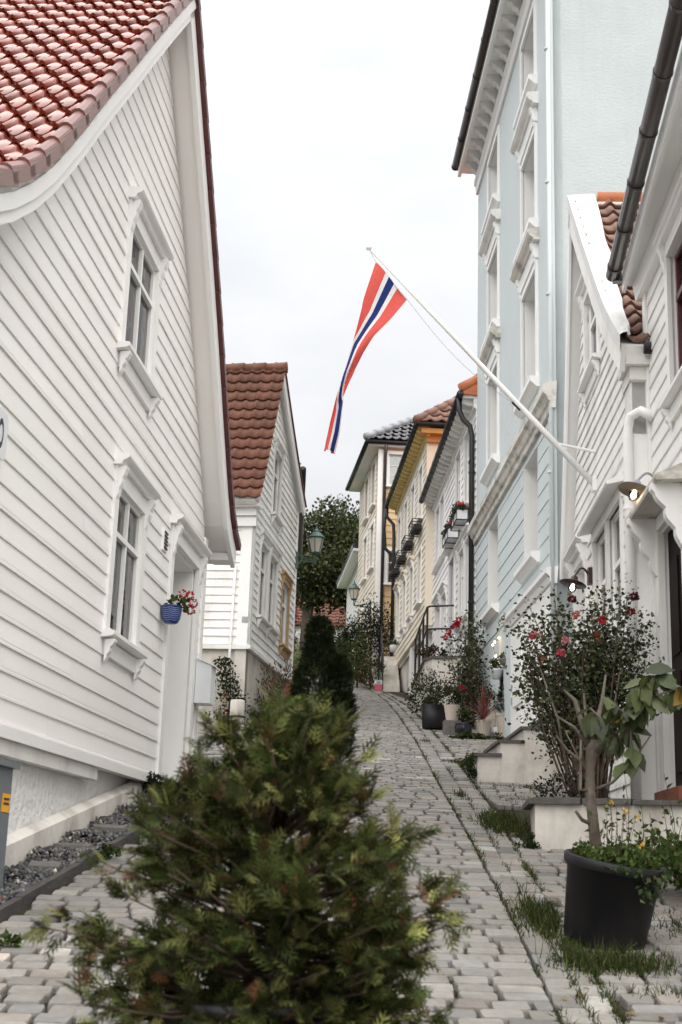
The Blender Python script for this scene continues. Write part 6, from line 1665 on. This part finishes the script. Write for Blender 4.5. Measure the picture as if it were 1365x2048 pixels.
P = A3([(.03 + .02 * math.sin(k * 2), 0, .12 + .05 * k) for k in range(9)]); leaf_cloud('leaves', P, nr.normal(size=(9, 3)) + A3([0, 0, -.4]), A3([.055] * 9), .6, mixcol(9, (.42, .13, .02), .15), parent=r)
# weeds at the left door step
for (u, v, y, rad, h, n, lb) in ((292, 1590, 11.9, .17, .26, 700, 'dark leafy weed clump below the left door step'), (330, 1645, 10.7, .14, .12, 380, 'bright green weed patch beside the edging board'), (215, 1722, 8.95, .08, .07, 160, 'small weed tuft on the edging board'), (18, 1905, 6.55, .045, .05, 90, 'tiny weed between setts at the left edge'), (375, 1610, 12.1, .2, .14, 420, 'spreading weeds at the end of the edging')):
    p = at(u, v, y); r = thing('weed_clump', lb, 'weeds', (p.x, y, gz(y)), 0, 'weed clumps on the left')
    bush(r, n, (0, 0, h * .5), (rad, rad, h * .6), .03, (.05, .075, .022) if h < .2 else (.02, .03, .011), None, 0, 9, .7)
# weeds beside and behind the tub, in front of the planter
r = thing('planter_weeds', 'tall leafy weeds between the black tub and the planter', 'weeds', (1.95, 8.6, gz(8.6)))
P, q = blob_pts(2000, (.1, -.1, .12), (.55, .65, .2), clumps=22, cl_r=.3); leaf_cloud('foliage', P, nr.normal(size=(2000, 3)) * .6 + A3([0, 0, .5]), .03 + .03 * nr.random(2000), .7, mixcol(2000, (.055, .085, .022), .35, (.12, .14, .04), .15), parent=r)
ws, P = [], []
for k in range(16):
    a = Vector((rng.uniform(-.3, .5), rng.uniform(-.3, .3), .1)); e = a + Vector((rng.gauss(0, .05), rng.gauss(0, .05), rng.uniform(.3, .75))); ws.append(([tuple(a), tuple(a.lerp(e, .5) + Vector((.02, 0, 0))), tuple(e)], .003, .0012))
    for j in range(8): P.append(tuple(a.lerp(e, .3 + .7 * j / 8)))
stems('stems', ws, 'twig', r, 4); n = len(P); leaf_cloud('stem_leaves', A3(P), nr.normal(size=(n, 3)) + A3([0, 0, .3]), .03 + .03 * nr.random(n), .45, mixcol(n, (.05, .07, .025)), parent=r)
r = thing('corner_moss', 'dark moss cushion at the left foot of the planter', 'moss', (1.40, 9.95, gz(9.95)))
bush(r, 320, (0, 0, .05), (.09, .09, .08), .02, (.016, .028, .008), None, 0, 5, .7)
r = thing('step_moss', 'green mossy clump at the near end of the white steps', 'moss', (1.42, 14.45, gz(14.45)))
bush(r, 600, (0, 0, .1), (.1, .22, .14), .03, (.03, .042, .014), None, 0, 8, .6)
r = thing('planter_flowers', 'pale lilac flowers in the planter beside the rose stems', 'flowers', (1.72, 10.3, 2.05))
bush(r, 500, (.05, .1, .1), (.22, .2, .14), .03, (.018, .024, .012), (.45, .38, .5), .07, 8, .5)
# ground cover below the pots
r = thing('pot_groundcover', 'low leafy ground cover in front of the pots', 'ground cover', (2.1, 20.1, gz(20.1)))
bush(r, 800, (0, 0, .05), (.42, .16, .07), .04, (.045, .06, .02), None, 0, 14, .7, cl_r=.3)
# ---- flower box plants
for o in [q for q in sc.objects if q.name.startswith('flower_box')]:
    n = 260; P = np.stack([-.42 + .84 * nr.random(n), .08 + .2 * nr.random(n), .16 + .14 * nr.random(n)], 1)
    leaf_cloud('leaves', P, nr.normal(size=(n, 3)) + A3([0, .3, 0]), .05 + .04 * nr.random(n), .6, mixcol(n, (.035, .05, .03), .3, (.12, .14, .12), .15), parent=o)
    n = 90; P = np.stack([-.42 + .5 * nr.random(n), .1 + .16 * nr.random(n), .26 + .1 * nr.random(n)], 1)
    leaf_cloud('blooms', P, nr.normal(size=(n, 3)), .035 + .02 * nr.random(n), 1.0, mixcol(n, (.55, .07, .06), .2), 'petal', o)

# ---- big trees at the top of the street
def tree(lb, tx, ty, base_z, cen, rad, n, size, clumps):
    r = thing('broadleaf_tree', lb, 'tree', (tx, ty, base_z), 0, 'trees at the top of the street')
    c = Vector(cen) - Vector((tx, ty, base_z))
    b = MB(); b.tube([(0, 0, -.3), (.02, 0, c.z * .35), (c.x * .3, c.y * .3, c.z * .7), tuple(c)], [.3, .25, .18, .06], 10); b.build('trunk', 'bark', r, smooth=True)
    for k in range(9):
        az = k * 2.4; e = c + Vector((math.cos(az) * rad[0] * .75, math.sin(az) * rad[1] * .75, rng.uniform(-.5, .7) * rad[2]))
        a = Vector((c.x * .3, 0, c.z * rng.uniform(.45, .8))); b = MB(); b.tube([tuple(a), tuple(a.lerp(e, .5) + Vector((0, 0, .2))), tuple(e)], [.11, .06, .02], 6); b.build('limb', 'bark', r, smooth=True)
    P, q = blob_pts(n, tuple(c), rad, clumps=clumps, cl_r=.27)
    leaf_cloud('crown', P, q + nr.normal(size=(n, 3)) * .8 + A3([0, 0, -.3]), size * (.7 + .6 * nr.random(n)), .75, mixcol(n, (.042, .052, .018), .35, (.10, .11, .04), .25), 'leaf_gloss', r)
tb = at(612, 1287, 62)
tree('large dark-trunked broadleaf tree on the lawn behind the green lanterns', tb.x, 62, tb.z, at(664, 1122, 62), (3.4, 2.8, 2.65), 21000, .18, 80)
tree('second broadleaf tree partly hidden behind the tan house', at(740, 1280, 66).x, 66, gz(66), at(745, 1110, 66), (2.3, 2.3, 2.9), 9000, .17, 40)
r = shrub('garden_shrub', 'green garden shrub at the lawn edge behind the cypress', 690, 1300, 50, 1.1, 1.5, 1500, .12, (.04, .055, .02), (.08, .09, .03), .2)
P = np.stack([-9 + 10 * nr.random(9000), 45 + 12 * nr.random(9000), np.zeros(9000)], 1); P[:, 2] = [gz(y) + .02 for y in P[:, 1]]
tag(leaf_cloud('lawn_grass', P, nr.normal(size=(9000, 3)) * .35 + A3([0, 0, 1]), .10 + .08 * nr.random(9000), .25, mixcol(9000, (.078, .1, .036), .3)), 'short grass blades covering the far lawn', 'grass', kind='stuff')
# wooden bench-like fence bits near the top
r = thing('low_brick_wall', 'low red brick wall across the top of the street', 'wall', (.55, 42.6, gz(42.6)))
for k in range(4):
    for j in range(5): b = MB(); x = -.5 + j * .26 + (.13 if k % 2 else 0); b.box(x, x + .25, 0, .2, k * .09 - .05, k * .09 + .032); b.build('brick', 'brick', r)

# ---- grass in the drain and the joints
P, H_ = [], []
def add_grass(x, y, h): P.append((x, y, gz(y) - .012)); H_.append(h)
for k in range(11000):
    y = 4.5 + 34 * rng.random() ** 1.6
    x0, x1 = lerp_tab(XL, y), lerp_tab(XR, y); ln = rng.choice([0, .52, 1.0, 1.0])
    nzv = math.sin(y * 2.7 + ln * 9) + math.sin(y * 6.1 + ln * 4) * .6
    if nzv < -.45: continue
    add_grass(x0 + (x1 - x0) * ln + rng.gauss(0, .014), y, rng.uniform(.015, .05) * (1 + max(0, nzv) * .35))
for (cx_, cy_, rx, ry, n, h) in ((1.36, 11.1, .16, .55, 2200, .11), (1.12, 7.5, .10, .45, 1500, .10), (1.32, 6.55, .26, .16, 1500, .11), (1.16, 6.75, .06, .3, 500, .08), (1.2, 13.0, .05, .3, 260, .06), (1.45, 16.4, .15, .2, 300, .06), (1.5, 6.1, .3, .12, 260, .06), (1.8, 12.9, .4, .5, 300, .04), (2.1, 13.9, .5, .25, 500, .05), (1.28, 19.4, .06, .3, 200, .05), (1.9, 7.4, .3, .4, 500, .07), (-1.3, 12.6, .3, .3, 300, .06)):
    for k in range(n): add_grass(cx_ + rng.gauss(0, rx * .5), cy_ + rng.gauss(0, ry * .5), h * rng.uniform(.3, 1.1))
for k in range(1500):
    y = 5 + 17 * rng.random() ** 1.3; x = rng.uniform(-1.5, 1.0) if rng.random() < .5 else rng.uniform(1.4, 2.4)
    if math.sin(x * 5.1 + 2 * y) + math.sin(y * 3.3 - x * 2) < .9: continue
    for j in range(3): add_grass(x + rng.gauss(0, .012), y + rng.gauss(0, .012), rng.uniform(.012, .035))
n = len(P); P = A3(P); H_ = A3(H_)
D = nr.normal(size=(n, 3)) * .38 + A3([0, 0, 1]); D = unit(D); S = unit(np.cross(D, nr.normal(size=(n, 3))))
w_ = (.0022 + .0016 * nr.random(n))[:, None]
mid = P + D * H_[:, None] * .55; tipg = P + D * H_[:, None] + nr.normal(size=(n, 3)) * H_[:, None] * .22 - A3([0, 0, .1]) * H_[:, None]
Vq = np.stack([P - S * w_, P + S * w_, mid + S * w_ * .7, mid - S * w_ * .7, tipg], 1).reshape(-1, 3)
k5_ = np.arange(n)[:, None] * 5
Fq = np.concatenate([k5_ + A3([[0, 1, 2]]), k5_ + A3([[0, 2, 3]]), k5_ + A3([[3, 2, 4]])], 0)
cg_ = mixcol(n, (.036, .05, .014), .4, (.12, .105, .045), .12)
tag(np_mesh('grass', Vq, Fq, 'leaf', cols=np.concatenate([cg_, cg_, cg_], 0)), 'grass tufts growing in the drain and the sett joints', 'grass', kind='stuff')

# ---- fallen leaves lying on the setts
n = 170
fy = 5 + 20 * nr.random(n) ** 1.5; fxx = np.where(nr.random(n) < .45, 1.0 + .5 * nr.random(n), -1.4 + 3.6 * nr.random(n))
P = np.stack([fxx, fy, np.array([gz(y) for y in fy]) + .008], 1)
D = nr.normal(size=(n, 3)) * A3([1, 1, .1]); D[:, 2] += D[:, 1] * .171
tag(leaf_cloud('fallen_leaves', P, D, .02 + .035 * nr.random(n), .6, mixcol(n, (.16, .09, .03), .4, (.35, .24, .08), .25), N=np.tile(A3([[0, -.17, 1.0]]), (n, 1)) + nr.normal(size=(n, 3)) * .1), 'small brown and yellow fallen leaves scattered on the setts', 'leaves', kind='stuff')
